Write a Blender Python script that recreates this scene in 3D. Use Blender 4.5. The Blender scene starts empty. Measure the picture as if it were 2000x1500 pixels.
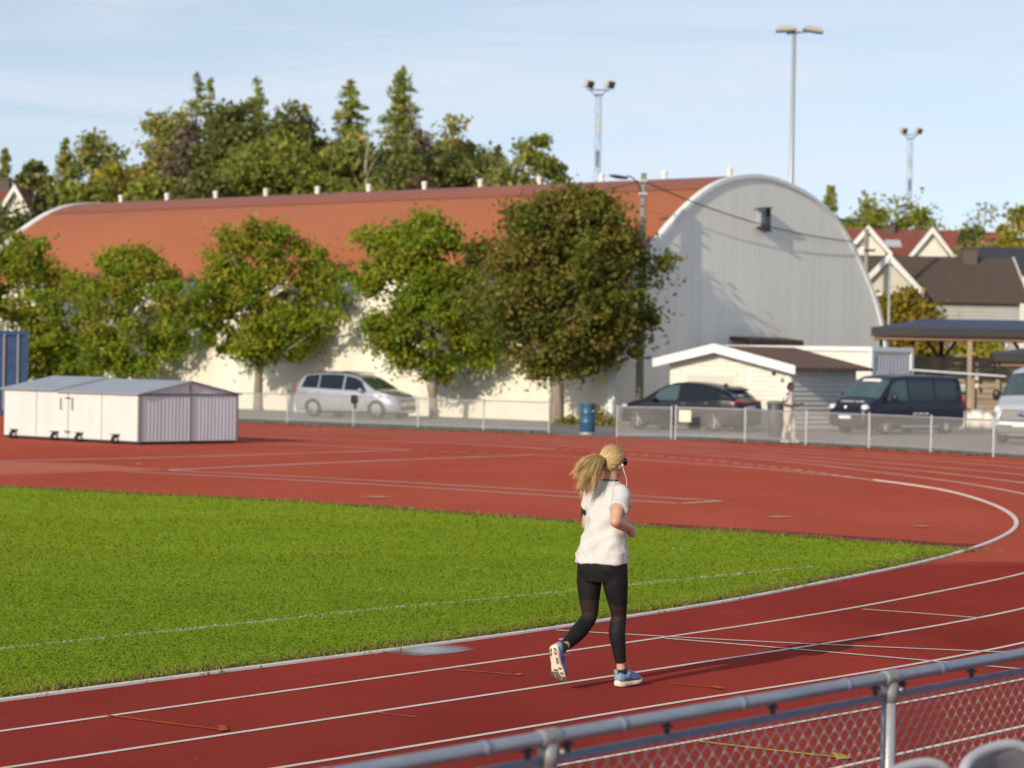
import bpy, math, random
import numpy as np
from mathutils import Vector, Matrix, noise as mnoise
from bpy_extras.object_utils import world_to_camera_view  # noqa
random.seed(7)
rng = np.random.default_rng(7)
R = math.radians
scene = bpy.context.scene
COL = scene.collection

# ------------------------------------------------------------------ camera model (photo is 2000 x 1500)
FPX, CAMH = 5200.0, 2.35
ROLL, PITCH = R(1.0), math.atan(55 / FPX)
_f = np.array([0, math.cos(PITCH), -math.sin(PITCH)])
_u0 = np.array([0, math.sin(PITCH), math.cos(PITCH)])
_r0 = np.array([1.0, 0, 0])
_r = _r0 * math.cos(ROLL) + _u0 * math.sin(ROLL)
_u = -_r0 * math.sin(ROLL) + _u0 * math.cos(ROLL)
def ray(x, y): return _f * FPX + _r * (x - 1000) + _u * (750 - y)
def gnd(x, y, z=0.0):
    d = ray(x, y); return np.array([0, 0, CAMH]) + d * ((z - CAMH) / d[2])
def at(x, y, Y):
    d = ray(x, y); return np.array([0, 0, CAMH]) + d * (Y / d[1])

cd = bpy.data.cameras.new('camera')
cam = bpy.data.objects.new('camera', cd); COL.objects.link(cam)
cd.sensor_fit = 'HORIZONTAL'; cd.sensor_width = 36; cd.lens = FPX / 2000 * 36
cd.clip_start = 0.5; cd.clip_end = 6000
cam.matrix_world = Matrix(((_r[0], _u[0], -_f[0], 0), (_r[1], _u[1], -_f[1], 0), (_r[2], _u[2], -_f[2], CAMH), (0, 0, 0, 1)))
cd.dof.use_dof = True; cd.dof.focus_distance = 18.9; cd.dof.aperture_fstop = 3.2; cd.dof.aperture_blades = 9
scene.camera = cam

# ------------------------------------------------------------------ light
SUN_AZ = math.atan2(-0.548, -0.836)      # direction (x,y) towards the sun: behind and left of the camera
SUN_EL = R(21)
sdir = Vector((-0.548 * math.cos(SUN_EL), -0.836 * math.cos(SUN_EL), math.sin(SUN_EL)))
sl = bpy.data.lights.new('sun', 'SUN'); sl.energy = 4.0; sl.angle = R(0.55); sl.color = (1.0, 0.87, 0.69)
so = bpy.data.objects.new('sun', sl); COL.objects.link(so)
so.rotation_euler = sdir.to_track_quat('Z', 'Y').to_euler(); so.location = (-60, -80, 60)

w = bpy.data.worlds.new('World'); scene.world = w; w.use_nodes = True
nt = w.node_tree; nt.nodes.clear()
def N(nt, t, **k):
    n = nt.nodes.new(t)
    for a, b in k.items(): setattr(n, a, b)
    return n
wo = N(nt, 'ShaderNodeOutputWorld'); bg = N(nt, 'ShaderNodeBackground'); bg.inputs[1].default_value = 0.15
tc = N(nt, 'ShaderNodeTexCoord')
sky = N(nt, 'ShaderNodeTexSky', sky_type='NISHITA'); sky.sun_disc = False
sky.sun_elevation = SUN_EL
sky.sun_rotation = math.atan2(sdir.x, sdir.y)
sky.air_density = 1.0; sky.dust_density = 0.6; sky.ozone_density = 2.0; sky.altitude = 60
# thin streaky cirrus
mp = N(nt, 'ShaderNodeMapping'); mp.inputs['Scale'].default_value = (5, 5, 46); mp.inputs['Rotation'].default_value = (0, R(3), 0)
ns = N(nt, 'ShaderNodeTexNoise'); ns.inputs['Scale'].default_value = 1.0; ns.inputs['Detail'].default_value = 5; ns.inputs['Roughness'].default_value = .55; ns.inputs['Distortion'].default_value = .6
cr = N(nt, 'ShaderNodeValToRGB'); cr.color_ramp.elements[0].position = .42; cr.color_ramp.elements[1].position = .78
cr.color_ramp.elements[0].color = (0, 0, 0, 1); cr.color_ramp.elements[1].color = (.75, .75, .75, 1)
up = N(nt, 'ShaderNodeMapping'); up.inputs['Location'].default_value = (0, 0, .10)
lift = N(nt, 'ShaderNodeVectorMath', operation='NORMALIZE')
hs = N(nt, 'ShaderNodeHueSaturation'); hs.inputs['Saturation'].default_value = .62
mx = N(nt, 'ShaderNodeMix', data_type='RGBA'); mx.inputs[7].default_value = (5.4, 5.7, 6.2, 1)
L = nt.links.new
L(tc.outputs['Generated'], up.inputs['Vector']); L(up.outputs[0], lift.inputs[0]); L(lift.outputs[0], sky.inputs['Vector']) if 'Vector' in sky.inputs else None
L(tc.outputs['Generated'], mp.inputs['Vector']); L(mp.outputs[0], ns.inputs['Vector']); L(ns.outputs[0], cr.inputs[0])
L(sky.outputs[0], hs.inputs['Color']); L(hs.outputs[0], mx.inputs[6]); L(cr.outputs[0], mx.inputs[0]); L(mx.outputs[2], bg.inputs[0]); L(bg.outputs[0], wo.inputs[0])

scene.view_settings.view_transform = 'Standard'; scene.view_settings.look = 'None'
scene.view_settings.exposure = 0.0; scene.view_settings.gamma = 1.0

# ------------------------------------------------------------------ materials
def col4(c): return (c[0], c[1], c[2], 1)
MATS = {}
def mat(name, c, rough=.6, metal=0.0, c2=None, nscale=2.0, detail=5, bump=0.0, bscale=20.0, spec=.5, stretch=(1, 1, 1), coat=0.0, contrast=(.35, .65), lines=None, trans=0.0):
    m = bpy.data.materials.new(name); m.use_nodes = True; nt = m.node_tree; L = nt.links.new
    p = nt.nodes['Principled BSDF']
    p.inputs['Base Color'].default_value = col4(c); p.inputs['Roughness'].default_value = rough; p.inputs['Metallic'].default_value = metal
    p.inputs['Specular IOR Level'].default_value = spec; p.inputs['Coat Weight'].default_value = coat; p.inputs['Coat Roughness'].default_value = .08
    if trans: p.inputs['Transmission Weight'].default_value = trans
    tc = N(nt, 'ShaderNodeTexCoord')
    if c2 is not None:
        mp = N(nt, 'ShaderNodeMapping'); mp.inputs['Scale'].default_value = stretch
        n = N(nt, 'ShaderNodeTexNoise'); n.inputs['Scale'].default_value = nscale; n.inputs['Detail'].default_value = detail; n.inputs['Roughness'].default_value = .62
        r = N(nt, 'ShaderNodeValToRGB'); r.color_ramp.elements[0].position, r.color_ramp.elements[1].position = contrast
        r.color_ramp.elements[0].color = col4(c); r.color_ramp.elements[1].color = col4(c2)
        L(tc.outputs['Object'], mp.inputs[0]); L(mp.outputs[0], n.inputs['Vector']); L(n.outputs[0], r.inputs[0]); L(r.outputs[0], p.inputs['Base Color'])
    h = None
    if lines:      # real ribs of profiled sheet or boards, as relief: (axis, period, strength)
        ax, per, st = lines
        wv = N(nt, 'ShaderNodeTexWave', wave_type='BANDS', bands_direction=ax, wave_profile='SIN'); wv.inputs['Scale'].default_value = (2 * math.pi / 20.0) / per * 1.0
        L(tc.outputs['Object'], wv.inputs['Vector'])
        b = N(nt, 'ShaderNodeBump'); b.inputs['Strength'].default_value = st; b.inputs['Distance'].default_value = .05
        L(wv.outputs['Fac'], b.inputs['Height']); h = b
    if bump:
        n2 = N(nt, 'ShaderNodeTexNoise'); n2.inputs['Scale'].default_value = bscale; n2.inputs['Detail'].default_value = 4
        b2 = N(nt, 'ShaderNodeBump'); b2.inputs['Strength'].default_value = bump; b2.inputs['Distance'].default_value = .02
        L(tc.outputs['Object'], n2.inputs['Vector']); L(n2.outputs[0], b2.inputs['Height'])
        if h: L(h.outputs[0], b2.inputs['Normal'])
        h = b2
    if h: L(h.outputs[0], p.inputs['Normal'])
    MATS[name] = m
    return m

def tint_mat(name, transl=.35, rough=.55, spec=.3):
    """reads the own colour of each leaf / blade / strand from a point attribute"""
    m = bpy.data.materials.new(name); m.use_nodes = True; nt = m.node_tree; L = nt.links.new
    p = nt.nodes['Principled BSDF']; o = nt.nodes['Material Output']
    a = N(nt, 'ShaderNodeAttribute', attribute_name='tint')
    p.inputs['Roughness'].default_value = rough; p.inputs['Specular IOR Level'].default_value = spec
    L(a.outputs['Color'], p.inputs['Base Color'])
    if transl:
        t = N(nt, 'ShaderNodeBsdfTranslucent'); x = N(nt, 'ShaderNodeMixShader'); x.inputs[0].default_value = transl
        L(a.outputs['Color'], t.inputs[0]); L(p.outputs[0], x.inputs[1]); L(t.outputs[0], x.inputs[2]); L(x.outputs[0], o.inputs[0])
    return m
M_leaf = tint_mat('leaf', .42, .6, .2)
M_needle = tint_mat('needle', .25, .6, .2)
M_blade = tint_mat('grass_blade', .35, .7, .06)
_t = M_blade.node_tree; _g = N(_t, 'ShaderNodeNewGeometry'); _m = N(_t, 'ShaderNodeMix', data_type='VECTOR'); _m.inputs[0].default_value = .62; _m.inputs[5].default_value = (0, 0, 1)
_n = N(_t, 'ShaderNodeVectorMath', operation='NORMALIZE'); _t.links.new(_g.outputs['Normal'], _m.inputs[4]); _t.links.new(_m.outputs[1], _n.inputs[0]); _t.links.new(_n.outputs[0], _t.nodes['Principled BSDF'].inputs['Normal'])
M_hair = tint_mat('hair_strand', .18, .38, .5)
M_bark = mat('bark', (.19, .15, .115), .9, c2=(.31, .26, .205), nscale=6, stretch=(1, 1, .25), bump=.6, bscale=14)
M_palebark = mat('pale_bark', (.40, .35, .28), .9, c2=(.22, .18, .14), nscale=3, bump=.4)
M_galv = mat('galvanised', (.50, .52, .55), .42, .55, c2=(.40, .42, .46), nscale=9, bump=.08, bscale=60)
M_galvblue = mat('blue_grey_frame', (.14, .19, .28), .45, .35, c2=(.19, .24, .33), nscale=12)
M_wire = mat('zinc_wire', (.52, .52, .49), .55, .1)
M_wiredark = mat('mesh_wire', (.46, .44, .40), .42, .35, c2=(.34, .34, .35), nscale=15)
M_white = mat('white_paint', (.78, .77, .73), .5, c2=(.70, .68, .63), nscale=1.2, stretch=(1, 1, .3))
M_black = mat('black_rubber', (.012, .012, .013), .75)
M_blackpl = mat('black_plastic', (.02, .02, .022), .35)
M_chrome = mat('alloy', (.72, .73, .75), .22, .9)
M_glass = mat('car_glass', (.012, .018, .024), .06, spec=.35)
M_dark = mat('dark_steel', (.04, .045, .05), .5, .3)
M_red = mat('red_lens', (.45, .01, .012), .15, coat=.5)
M_lamp = mat('lamp_lens', (.85, .87, .9), .08, .4, coat=1)
M_plate = mat('number_plate', (.8, .8, .8), .4)

# ------------------------------------------------------------------ mesh helpers
class MB:
    def __init__(s): s.v = []; s.f = []; s.m = []
    def add(s, vs, fs, mi=0):
        o = len(s.v); s.v += [tuple(map(float, p)) for p in vs]; s.f += [tuple(o + i for i in q) for q in fs]; s.m += [mi] * len(fs); return s
    def box(s, c, d, rz=0.0, mi=0, rot=None, bev=0.0):
        x, y, z = d[0] / 2, d[1] / 2, d[2] / 2
        M = rot if rot is not None else Matrix.Rotation(rz, 3, 'Z')
        if bev:
            b = min(bev, x * .9, y * .9, z * .9); vs = []; 
            ring = [(x - b, y), (-x + b, y), (-x, y - b), (-x, -y + b), (-x + b, -y), (x - b, -y), (x, -y + b), (x, y - b)]
            ins = [(x - b, y - b), (-x + b, y - b), (-x + b, y - b), (-x + b, -y + b), (-x + b, -y + b), (x - b, -y + b), (x - b, -y + b), (x - b, y - b)]
            for zz, rr in ((-z, ins), (-z + b, ring), (z - b, ring), (z, ins)): vs += [(p[0], p[1], zz) for p in rr]
            fs = []
            for k in range(3):
                for i in range(8): j = (i + 1) % 8; fs.append((k * 8 + i, k * 8 + j, k * 8 + 8 + j, k * 8 + 8 + i))
            fs.append(tuple(range(7, -1, -1))); fs.append(tuple(range(24, 32)))
        else:
            vs = [(sx * x, sy * y, sz * z) for sz in (-1, 1) for sx, sy in ((-1, -1), (1, -1), (1, 1), (-1, 1))]
            fs = [(3, 2, 1, 0), (4, 5, 6, 7), (0, 1, 5, 4), (1, 2, 6, 5), (2, 3, 7, 6), (3, 0, 4, 7)]
        return s.add([M @ Vector(p) + Vector(c) for p in vs], fs, mi)
    def tube(s, pts, r, n=8, mi=0, caps=True, flat=None):
        pts = [Vector(p) for p in pts]; k = len(pts)
        rs = list(r) if hasattr(r, '__len__') else [r] * k
        rings = []; prev = None
        for i, p in enumerate(pts):
            t = (pts[min(i + 1, k - 1)] - pts[max(i - 1, 0)]).normalized()
            a = prev if prev is not None else (Vector((0, 0, 1)) if abs(t.z) < .9 else Vector((1, 0, 0)))
            a = (a - t * a.dot(t)); a = a.normalized() if a.length > 1e-6 else t.orthogonal().normalized()
            b = t.cross(a); prev = a
            rings.append([p + (a * math.cos(2 * math.pi * j / n) + b * math.sin(2 * math.pi * j / n)) * rs[i] for j in range(n)])
        return s.loft(rings, mi, caps)
    def loft(s, rings, mi=0, caps=True, close=True):
        n = len(rings[0]); vs = [p for q in rings for p in q]; fs = []
        for i in range(len(rings) - 1):
            for j in range(n if close else n - 1):
                fs.append((i * n + j, i * n + (j + 1) % n, (i + 1) * n + (j + 1) % n, (i + 1) * n + j))
        if caps:
            o = len(vs); vs = vs + [sum((Vector(p) for p in rings[0]), Vector()) / n, sum((Vector(p) for p in rings[-1]), Vector()) / n]
            e = (len(rings) - 1) * n
            for j in range(n): fs.append((o, (j + 1) % n, j)); fs.append((o + 1, e + j, e + (j + 1) % n))
        return s.add(vs, fs, mi)
    def prism(s, poly, off, mi=0):
        n = len(poly); off = Vector(off); a = [Vector(p) for p in poly]
        fs = [tuple(range(n - 1, -1, -1)), tuple(range(n, 2 * n))] + [(i, (i + 1) % n, n + (i + 1) % n, n + i) for i in range(n)]
        return s.add(a + [p + off for p in a], fs, mi)
    def lathe(s, prof, n=20, M=None, mi=0):
        M = M or Matrix.Identity(4); vs = []; fs = []; k = len(prof)
        for i in range(n):
            a = 2 * math.pi * i / n
            vs += [M @ Vector((r * math.cos(a), r * math.sin(a), z)) for r, z in prof]
        for i in range(n):
            for j in range(k - 1): fs.append((i * k + j, ((i + 1) % n) * k + j, ((i + 1) % n) * k + j + 1, i * k + j + 1))
        return s.add(vs, fs, mi)
    def ell(s, c, r, nu=16, nv=10, M=None, mi=0):
        M3 = M or Matrix.Identity(3); c = Vector(c); rings = []
        for i in range(1, nv):
            t = math.pi * i / nv
            rings.append([c + M3 @ Vector((r[0] * math.sin(t) * math.cos(2 * math.pi * j / nu), r[1] * math.sin(t) * math.sin(2 * math.pi * j / nu), -r[2] * math.cos(t))) for j in range(nu)])
        o = len(s.v); s.loft(rings, mi, False)
        b, tp = c + M3 @ Vector((0, 0, -r[2])), c + M3 @ Vector((0, 0, r[2])); k = len(s.v); s.v += [tuple(b), tuple(tp)]; e = o + (nv - 2) * nu
        for j in range(nu): s.f += [(k, o + (j + 1) % nu, o + j), (k + 1, e + j, e + (j + 1) % nu)]; s.m += [mi, mi]
        return s
    def grid(s, fn, us, vs_, mi=0):
        nu, nv = len(us), len(vs_)
        return s.add([fn(u, v) for u in us for v in vs_], [(i * nv + j, (i + 1) * nv + j, (i + 1) * nv + j + 1, i * nv + j + 1) for i in range(nu - 1) for j in range(nv - 1)], mi)
    def mesh(s, name):
        me = bpy.data.meshes.new(name); me.from_pydata(s.v, [], s.f); me.update(); return me
    def build(s, name, mats, parent=None, smooth=False, subsurf=0, bevel=0):
        me = s.mesh(name)
        mats = mats if isinstance(mats, (list, tuple)) else [mats]
        for m in mats: me.materials.append(m)
        if len(mats) > 1: me.polygons.foreach_set('material_index', s.m)
        if smooth: me.polygons.foreach_set('use_smooth', [True] * len(me.polygons))
        o = bpy.data.objects.new(name, me); COL.objects.link(o)
        if parent is not None: o.parent = parent
        if bevel:
            b = o.modifiers.new('bevel', 'BEVEL'); b.width = bevel; b.segments = 2; b.limit_method = 'ANGLE'
        if subsurf:
            q = o.modifiers.new('sub', 'SUBSURF'); q.levels = q.render_levels = subsurf
        return o

def np_mesh(name, V, Fc, mat_, tint=None, parent=None):
    """V (n,3), Fc (m,k) faces all of k corners; tint (n,3)"""
    V = np.asarray(V, np.float32); Fc = np.asarray(Fc, np.int32); k = Fc.shape[1]
    me = bpy.data.meshes.new(name); me.vertices.add(len(V)); me.vertices.foreach_set('co', V.ravel())
    me.loops.add(Fc.size); me.loops.foreach_set('vertex_index', Fc.ravel())
    me.polygons.add(len(Fc)); me.polygons.foreach_set('loop_start', np.arange(0, Fc.size, k, dtype=np.int32)); me.polygons.foreach_set('loop_total', np.full(len(Fc), k, np.int32))
    me.update(calc_edges=True)
    if tint is not None:
        a = me.attributes.new('tint', 'FLOAT_COLOR', 'POINT')
        t = np.ones((len(V), 4), np.float32); t[:, :3] = tint; a.data.foreach_set('color', t.ravel())
    me.materials.append(mat_)
    o = bpy.data.objects.new(name, me); COL.objects.link(o)
    if parent is not None: o.parent = parent
    return o

def tag(o, label=None, cat=None, group=None, kind=None):
    if label: o['label'] = label
    if cat: o['category'] = cat
    if group: o['group'] = group
    if kind: o['kind'] = kind
    return o
def thing(name, label, cat, loc=(0, 0, 0), rz=0.0, group=None, scale=1.0):
    o = bpy.data.objects.new(name, None); COL.objects.link(o); o.location = loc; o.rotation_euler = (0, 0, rz); o.scale = (scale,) * 3
    o.empty_display_size = .3
    return tag(o, label, cat, group)
def struct(o): o['kind'] = 'structure'; return o
def cr_spline(P, n=10):
    P = [np.asarray(p, float) for p in P]; out = []
    for i in range(len(P) - 1):
        p0 = P[i - 1] if i else 2 * P[0] - P[1]; p1, p2 = P[i], P[i + 1]; p3 = P[i + 2] if i + 2 < len(P) else 2 * P[-1] - P[-2]
        # centripetal-like tangents keep uneven spacing calm
        d1 = np.linalg.norm(p2 - p1) + 1e-9; d0 = np.linalg.norm(p1 - p0) + 1e-9; d2 = np.linalg.norm(p3 - p2) + 1e-9
        m1 = ((p1 - p0) / d0 * d1 + (p2 - p1) / d1 * d0) / (d0 + d1) * d1
        m2 = ((p2 - p1) / d1 * d2 + (p3 - p2) / d2 * d1) / (d1 + d2) * d1
        for k in range(n):
            t = k / n; out.append((2 * t**3 - 3 * t**2 + 1) * p1 + (t**3 - 2 * t**2 + t) * m1 + (-2 * t**3 + 3 * t**2) * p2 + (t**3 - t**2) * m2)
    out.append(P[-1]); return np.array(out)
def smooth_poly(P, it=30):
    P = np.array(P, float)
    for _ in range(it): P[1:-1] = .5 * P[1:-1] + .25 * (P[:-2] + P[2:])
    return P
# ================================================================== ground, track, lines
def dense_track(px, ext0=0, ext1=0, it=25):
    P = [gnd(*q)[:2] if q[0] > -900 else np.array(q[1:]) for q in px]
    if ext0: d = P[0] - P[1]; P = [P[0] + d / np.linalg.norm(d) * ext0] + P
    if ext1: d = P[-1] - P[-2]; P = P + [P[-1] + d / np.linalg.norm(d) * ext1]
    S = cr_spline(P, 24)
    seg = np.r_[0, np.cumsum(np.linalg.norm(np.diff(S, axis=0), axis=1))]
    n = max(int(seg[-1] / .6), 8); q = np.linspace(0, seg[-1], n)
    S = np.c_[np.interp(q, seg, S[:, 0]), np.interp(q, seg, S[:, 1])]
    return smooth_poly(S, it)
def strip(mb, P, wd, z, mi=0):
    P = np.asarray(P); t = np.gradient(P, axis=0); t /= np.linalg.norm(t, axis=1)[:, None] + 1e-9; nn = np.c_[-t[:, 1], t[:, 0]] * wd / 2
    a, b = P + nn, P - nn; n = len(P)
    mb.add([(p[0], p[1], z) for p in a] + [(p[0], p[1], z) for p in b], [(i, n + i, n + i + 1, i + 1) for i in range(n - 1)], mi)

KERB_PX = [(0, 1370), (350, 1324), (700, 1279), (1000, 1241), (1230, 1205), (1400, 1180), (1600, 1140), (1740, 1113), (1850, 1087), (1930, 1062), (1975, 1040), (1988, 1026), (1980, 1008), (1950, 990), (1910, 975), (1820, 953), (1740, 942), (1600, 926), (1450, 912), (1300, 901.5), (1230, 896), (1155, 893), (1040, 889)]
KERB = dense_track(KERB_PX, 25, 0, 6)
EDGE = [gnd(x, y)[:2] for x, y in [(480, 826), (700, 836), (900, 843), (1072, 849), (1200, 853), (1310, 859), (1560, 868), (1800, 883), (2000, 895.5)]]
e0 = EDGE[0] + (EDGE[0] - EDGE[2]) / np.linalg.norm(EDGE[0] - EDGE[2]) * 60
e1 = EDGE[-1] + np.array([14.0, -22]); e2 = e1 + np.array([2.0, -30.0])

# base sheet to the horizon, with hills rising behind the hall
def terr(x, y):
    if y < 128: return -0.03
    left = 1 / (1 + math.exp((x - 12) / 5.0))
    t = min(max((y - 128) / 34.0, 0), 1); t = t * t * (3 - 2 * t)
    far = max(0, y - 260) * .012
    return -0.03 + t * (2.6 + 5.4 * left) + far + .5 * t * math.sin(x * .11) * math.sin(y * .07)
mb = MB()
xs = sorted(set([-1500, -800, -400, -250, -150] + list(range(-100, 121, 6)) + [160, 250, 400, 800, 1500])); ys = [-60, 0, 40, 80, 120, 128] + list(range(132, 200, 6)) + [220, 260, 330, 450, 700, 1200, 2500]
mb.grid(lambda x, y: (x, y, terr(x, y)), xs, ys)
M_ground = mat('rough_grass', (.05, .065, .02), .95, c2=(.10, .09, .04), nscale=.5, bump=.5, bscale=6)
struct(mb.build('ground', M_ground, smooth=True))

M_asphalt = mat('asphalt', (.175, .168, .160), .85, c2=(.235, .225, .212), nscale=.8, bump=.25, bscale=60)
mb = MB(); mb.add([(-75, 60, -.018), (45, 40, -.018), (45, 121, -.018), (-75, 121, -.018)], [(0, 1, 2, 3)])
struct(mb.build('car_park', M_asphalt))
# narrow sandy verge outside the track
M_verge = mat('verge', (.20, .16, .10), .95, c2=(.11, .11, .05), nscale=3, bump=.5, bscale=30)

# track surface
M_track = bpy.data.materials.new('track_rubber'); M_track.use_nodes = True
nt = M_track.node_tree; L = nt.links.new; p = nt.nodes['Principled BSDF']; tc = N(nt, 'ShaderNodeTexCoord')
n1 = N(nt, 'ShaderNodeTexNoise'); n1.inputs['Scale'].default_value = .35; n1.inputs['Detail'].default_value = 6; n1.inputs['Roughness'].default_value = .6
mpx = N(nt, 'ShaderNodeMapping'); mpx.inputs['Rotation'].default_value = (0, 0, R(-36)); mpx.inputs['Scale'].default_value = (1, .35, 1)
n2 = N(nt, 'ShaderNodeTexNoise'); n2.inputs['Scale'].default_value = 160; n2.inputs['Detail'].default_value = 2
n3 = N(nt, 'ShaderNodeTexVoronoi'); n3.inputs['Scale'].default_value = 2.2
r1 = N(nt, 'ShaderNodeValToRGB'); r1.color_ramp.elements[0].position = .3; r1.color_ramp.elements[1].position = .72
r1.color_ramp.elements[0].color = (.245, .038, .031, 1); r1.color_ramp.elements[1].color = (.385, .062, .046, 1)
x2 = N(nt, 'ShaderNodeMix', data_type='RGBA', blend_type='MULTIPLY'); x2.inputs[0].default_value = .55
r2 = N(nt, 'ShaderNodeValToRGB'); r2.color_ramp.elements[0].position = .3; r2.color_ramp.elements[1].position = .7; r2.color_ramp.elements[0].color = (.6, .6, .6, 1); r2.color_ramp.elements[1].color = (1.25, 1.2, 1.2, 1)
# far side of the resurfacing joint: older surface, made paler to include grazing sheen
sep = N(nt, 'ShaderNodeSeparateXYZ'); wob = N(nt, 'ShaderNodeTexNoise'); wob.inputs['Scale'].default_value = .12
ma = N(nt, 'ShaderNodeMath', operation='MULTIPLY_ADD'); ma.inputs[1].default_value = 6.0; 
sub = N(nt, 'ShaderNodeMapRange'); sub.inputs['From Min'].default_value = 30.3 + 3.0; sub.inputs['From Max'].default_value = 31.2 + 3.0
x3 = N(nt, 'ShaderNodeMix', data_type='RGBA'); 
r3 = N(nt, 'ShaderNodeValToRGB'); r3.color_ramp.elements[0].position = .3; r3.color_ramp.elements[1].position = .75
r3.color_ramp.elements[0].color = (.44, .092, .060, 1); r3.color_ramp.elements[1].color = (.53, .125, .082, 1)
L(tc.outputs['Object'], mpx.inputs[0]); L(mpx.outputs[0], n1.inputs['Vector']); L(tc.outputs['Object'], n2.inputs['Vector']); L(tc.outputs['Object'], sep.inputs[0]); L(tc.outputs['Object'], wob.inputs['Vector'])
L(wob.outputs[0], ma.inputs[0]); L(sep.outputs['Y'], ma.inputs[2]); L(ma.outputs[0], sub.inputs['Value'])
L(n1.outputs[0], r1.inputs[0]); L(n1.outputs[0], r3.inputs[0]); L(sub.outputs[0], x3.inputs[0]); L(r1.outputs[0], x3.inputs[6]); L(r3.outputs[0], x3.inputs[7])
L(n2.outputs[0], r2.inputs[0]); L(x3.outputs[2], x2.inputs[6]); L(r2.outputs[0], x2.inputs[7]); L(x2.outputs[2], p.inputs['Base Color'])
p.inputs['Roughness'].default_value = .9; p.inputs['Specular IOR Level'].default_value = .0
bm_ = N(nt, 'ShaderNodeBump'); bm_.inputs['Strength'].default_value = .5; bm_.inputs['Distance'].default_value = .006
L(n2.outputs[0], bm_.inputs['Height']); L(bm_.outputs[0], p.inputs['Normal'])
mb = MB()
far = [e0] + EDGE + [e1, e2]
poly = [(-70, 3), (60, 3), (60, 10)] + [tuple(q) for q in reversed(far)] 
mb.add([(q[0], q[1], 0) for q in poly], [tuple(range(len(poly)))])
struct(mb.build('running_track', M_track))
mb = MB(); strip(mb, dense_track([(480, 824.5), (700, 834.5), (900, 841.5), (1072, 847.5)], 40, 0, 4), 1.3, -.010); strip(mb, dense_track([(1310, 857), (1560, 866), (1800, 881), (2000, 893.5)], 0, 14, 4), 1.0, -.010)
struct(mb.build('verge', M_verge))

# grass
g_far = [gnd(x, y)[:2] for x, y in [(0, 952), (320, 968), (640, 985), (900, 1005), (1130, 1022), (1500, 1045), (1720, 1062), (1880, 1073), (1898, 1078)]]
d0 = g_far[0] - g_far[1]; g_far = [g_far[0] + d0 / np.linalg.norm(d0) * 25] + g_far
kk = KERB[:int(np.argmin(np.hypot(*(KERB - gnd(1915, 1078)[:2]).T)))]
t = np.gradient(kk, axis=0); t /= np.linalg.norm(t, axis=1)[:, None]; g_near = kk + np.c_[-t[:, 1], t[:, 0]] * .17
g_near = g_near[4:]
GP = [tuple(q) for q in g_near] + [tuple(q) for q in reversed(g_far)]
mb = MB()
M_soil = mat('turf_soil', (.215, .325, .022), .95, spec=0, c2=(.305, .385, .028), nscale=1.2, bump=.6, bscale=40)
mb.add([(q[0], q[1], .010) for q in GP], [tuple(range(len(GP)))])
struct(mb.build('lawn_soil', M_soil))
mb = MB(); strip(mb, g_near, .26, .006); M_dirt = mat('edge_dirt', (.045, .033, .025), .95, c2=(.13, .10, .06), nscale=5, bump=.6, bscale=40)
struct(mb.build('soil_edge', M_dirt))

def inside(P, poly):
    x, y = P[:, 0], P[:, 1]; c = np.zeros(len(P), bool); q = np.array(poly); j = len(q) - 1
    for i in range(len(q)):
        a = (q[i, 1] > y) != (q[j, 1] > y)
        with np.errstate(divide='ignore', invalid='ignore'):
            c ^= a & (x < (q[j, 0] - q[i, 0]) * (y - q[i, 1]) / (q[j, 1] - q[i, 1]) + q[i, 0])
        j = i
    return c
def dist_line(P, Q):
    d = np.full(len(P), 1e9)
    for a, b in zip(Q[:-1], Q[1:]):
        ab = b - a; tt = np.clip(((P - a) @ ab) / (ab @ ab), 0, 1); d = np.minimum(d, np.linalg.norm(P - a - tt[:, None] * ab, axis=1))
    return d
# blades: density falls with distance, only where the photo's frame and a margin look
cand = []
for (y0, y1, dens) in [(16, 19, 3000), (19, 22, 2500), (22, 26, 1900), (26, 31, 1200), (31, 37, 700), (37, 46, 400), (46, 56, 160)]:
    xa, xb = -.24 * y1 - .5, 6.6
    cnt = int((xb - xa) * (y1 - y0) * dens); q = np.c_[rng.uniform(xa, xb, cnt), rng.uniform(y0, y1, cnt)]
    c2 = int(9 * (y1 - y0) * dens * .3); q = np.vstack([q, np.c_[xa - 9 * rng.random(c2) ** 1.4, rng.uniform(y0, y1, c2)]])
    cand.append(q[inside(q, GP)])
P = np.vstack(cand); n = len(P)
edge_d = np.minimum(dist_line(P, g_near[::4]), dist_line(P, np.array(g_far)) * 1.5)
def vnoise(P, s, o=0): 
    # cheap value noise on a lattice
    q = P * s + o; i = np.floor(q).astype(int); f = q - i; f = f * f * (3 - 2 * f)
    h = lambda a, b: (np.sin(a * 127.1 + b * 311.7) * 43758.5453) % 1.0
    return (h(i[:, 0], i[:, 1]) * (1 - f[:, 0]) + h(i[:, 0] + 1, i[:, 1]) * f[:, 0]) * (1 - f[:, 1]) + (h(i[:, 0], i[:, 1] + 1) * (1 - f[:, 0]) + h(i[:, 0] + 1, i[:, 1] + 1) * f[:, 0]) * f[:, 1]
nz = .5 * vnoise(P, .35) + .3 * vnoise(P, 1.1, 9) + .2 * vnoise(P, 3.1, 4)
hgt = (.012 + .011 * rng.random(n)) * (.7 + .7 * nz) * (1 + .35 * (edge_d < .25)); sc = .6 + P[:, 1] / 38
wd = .0052 * sc * (1 + .6 * rng.random(n)); ang = rng.uniform(0, 2 * math.pi, n); lean = rng.normal(0, .022, (n, 2))
base = np.c_[P, np.full(n, .008)]; a = np.c_[np.cos(ang) * wd, np.sin(ang) * wd, np.zeros(n)]
tip = base + np.c_[lean, hgt]
V = np.stack([base - a, base + a, tip], 1).reshape(-1, 3)
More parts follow.
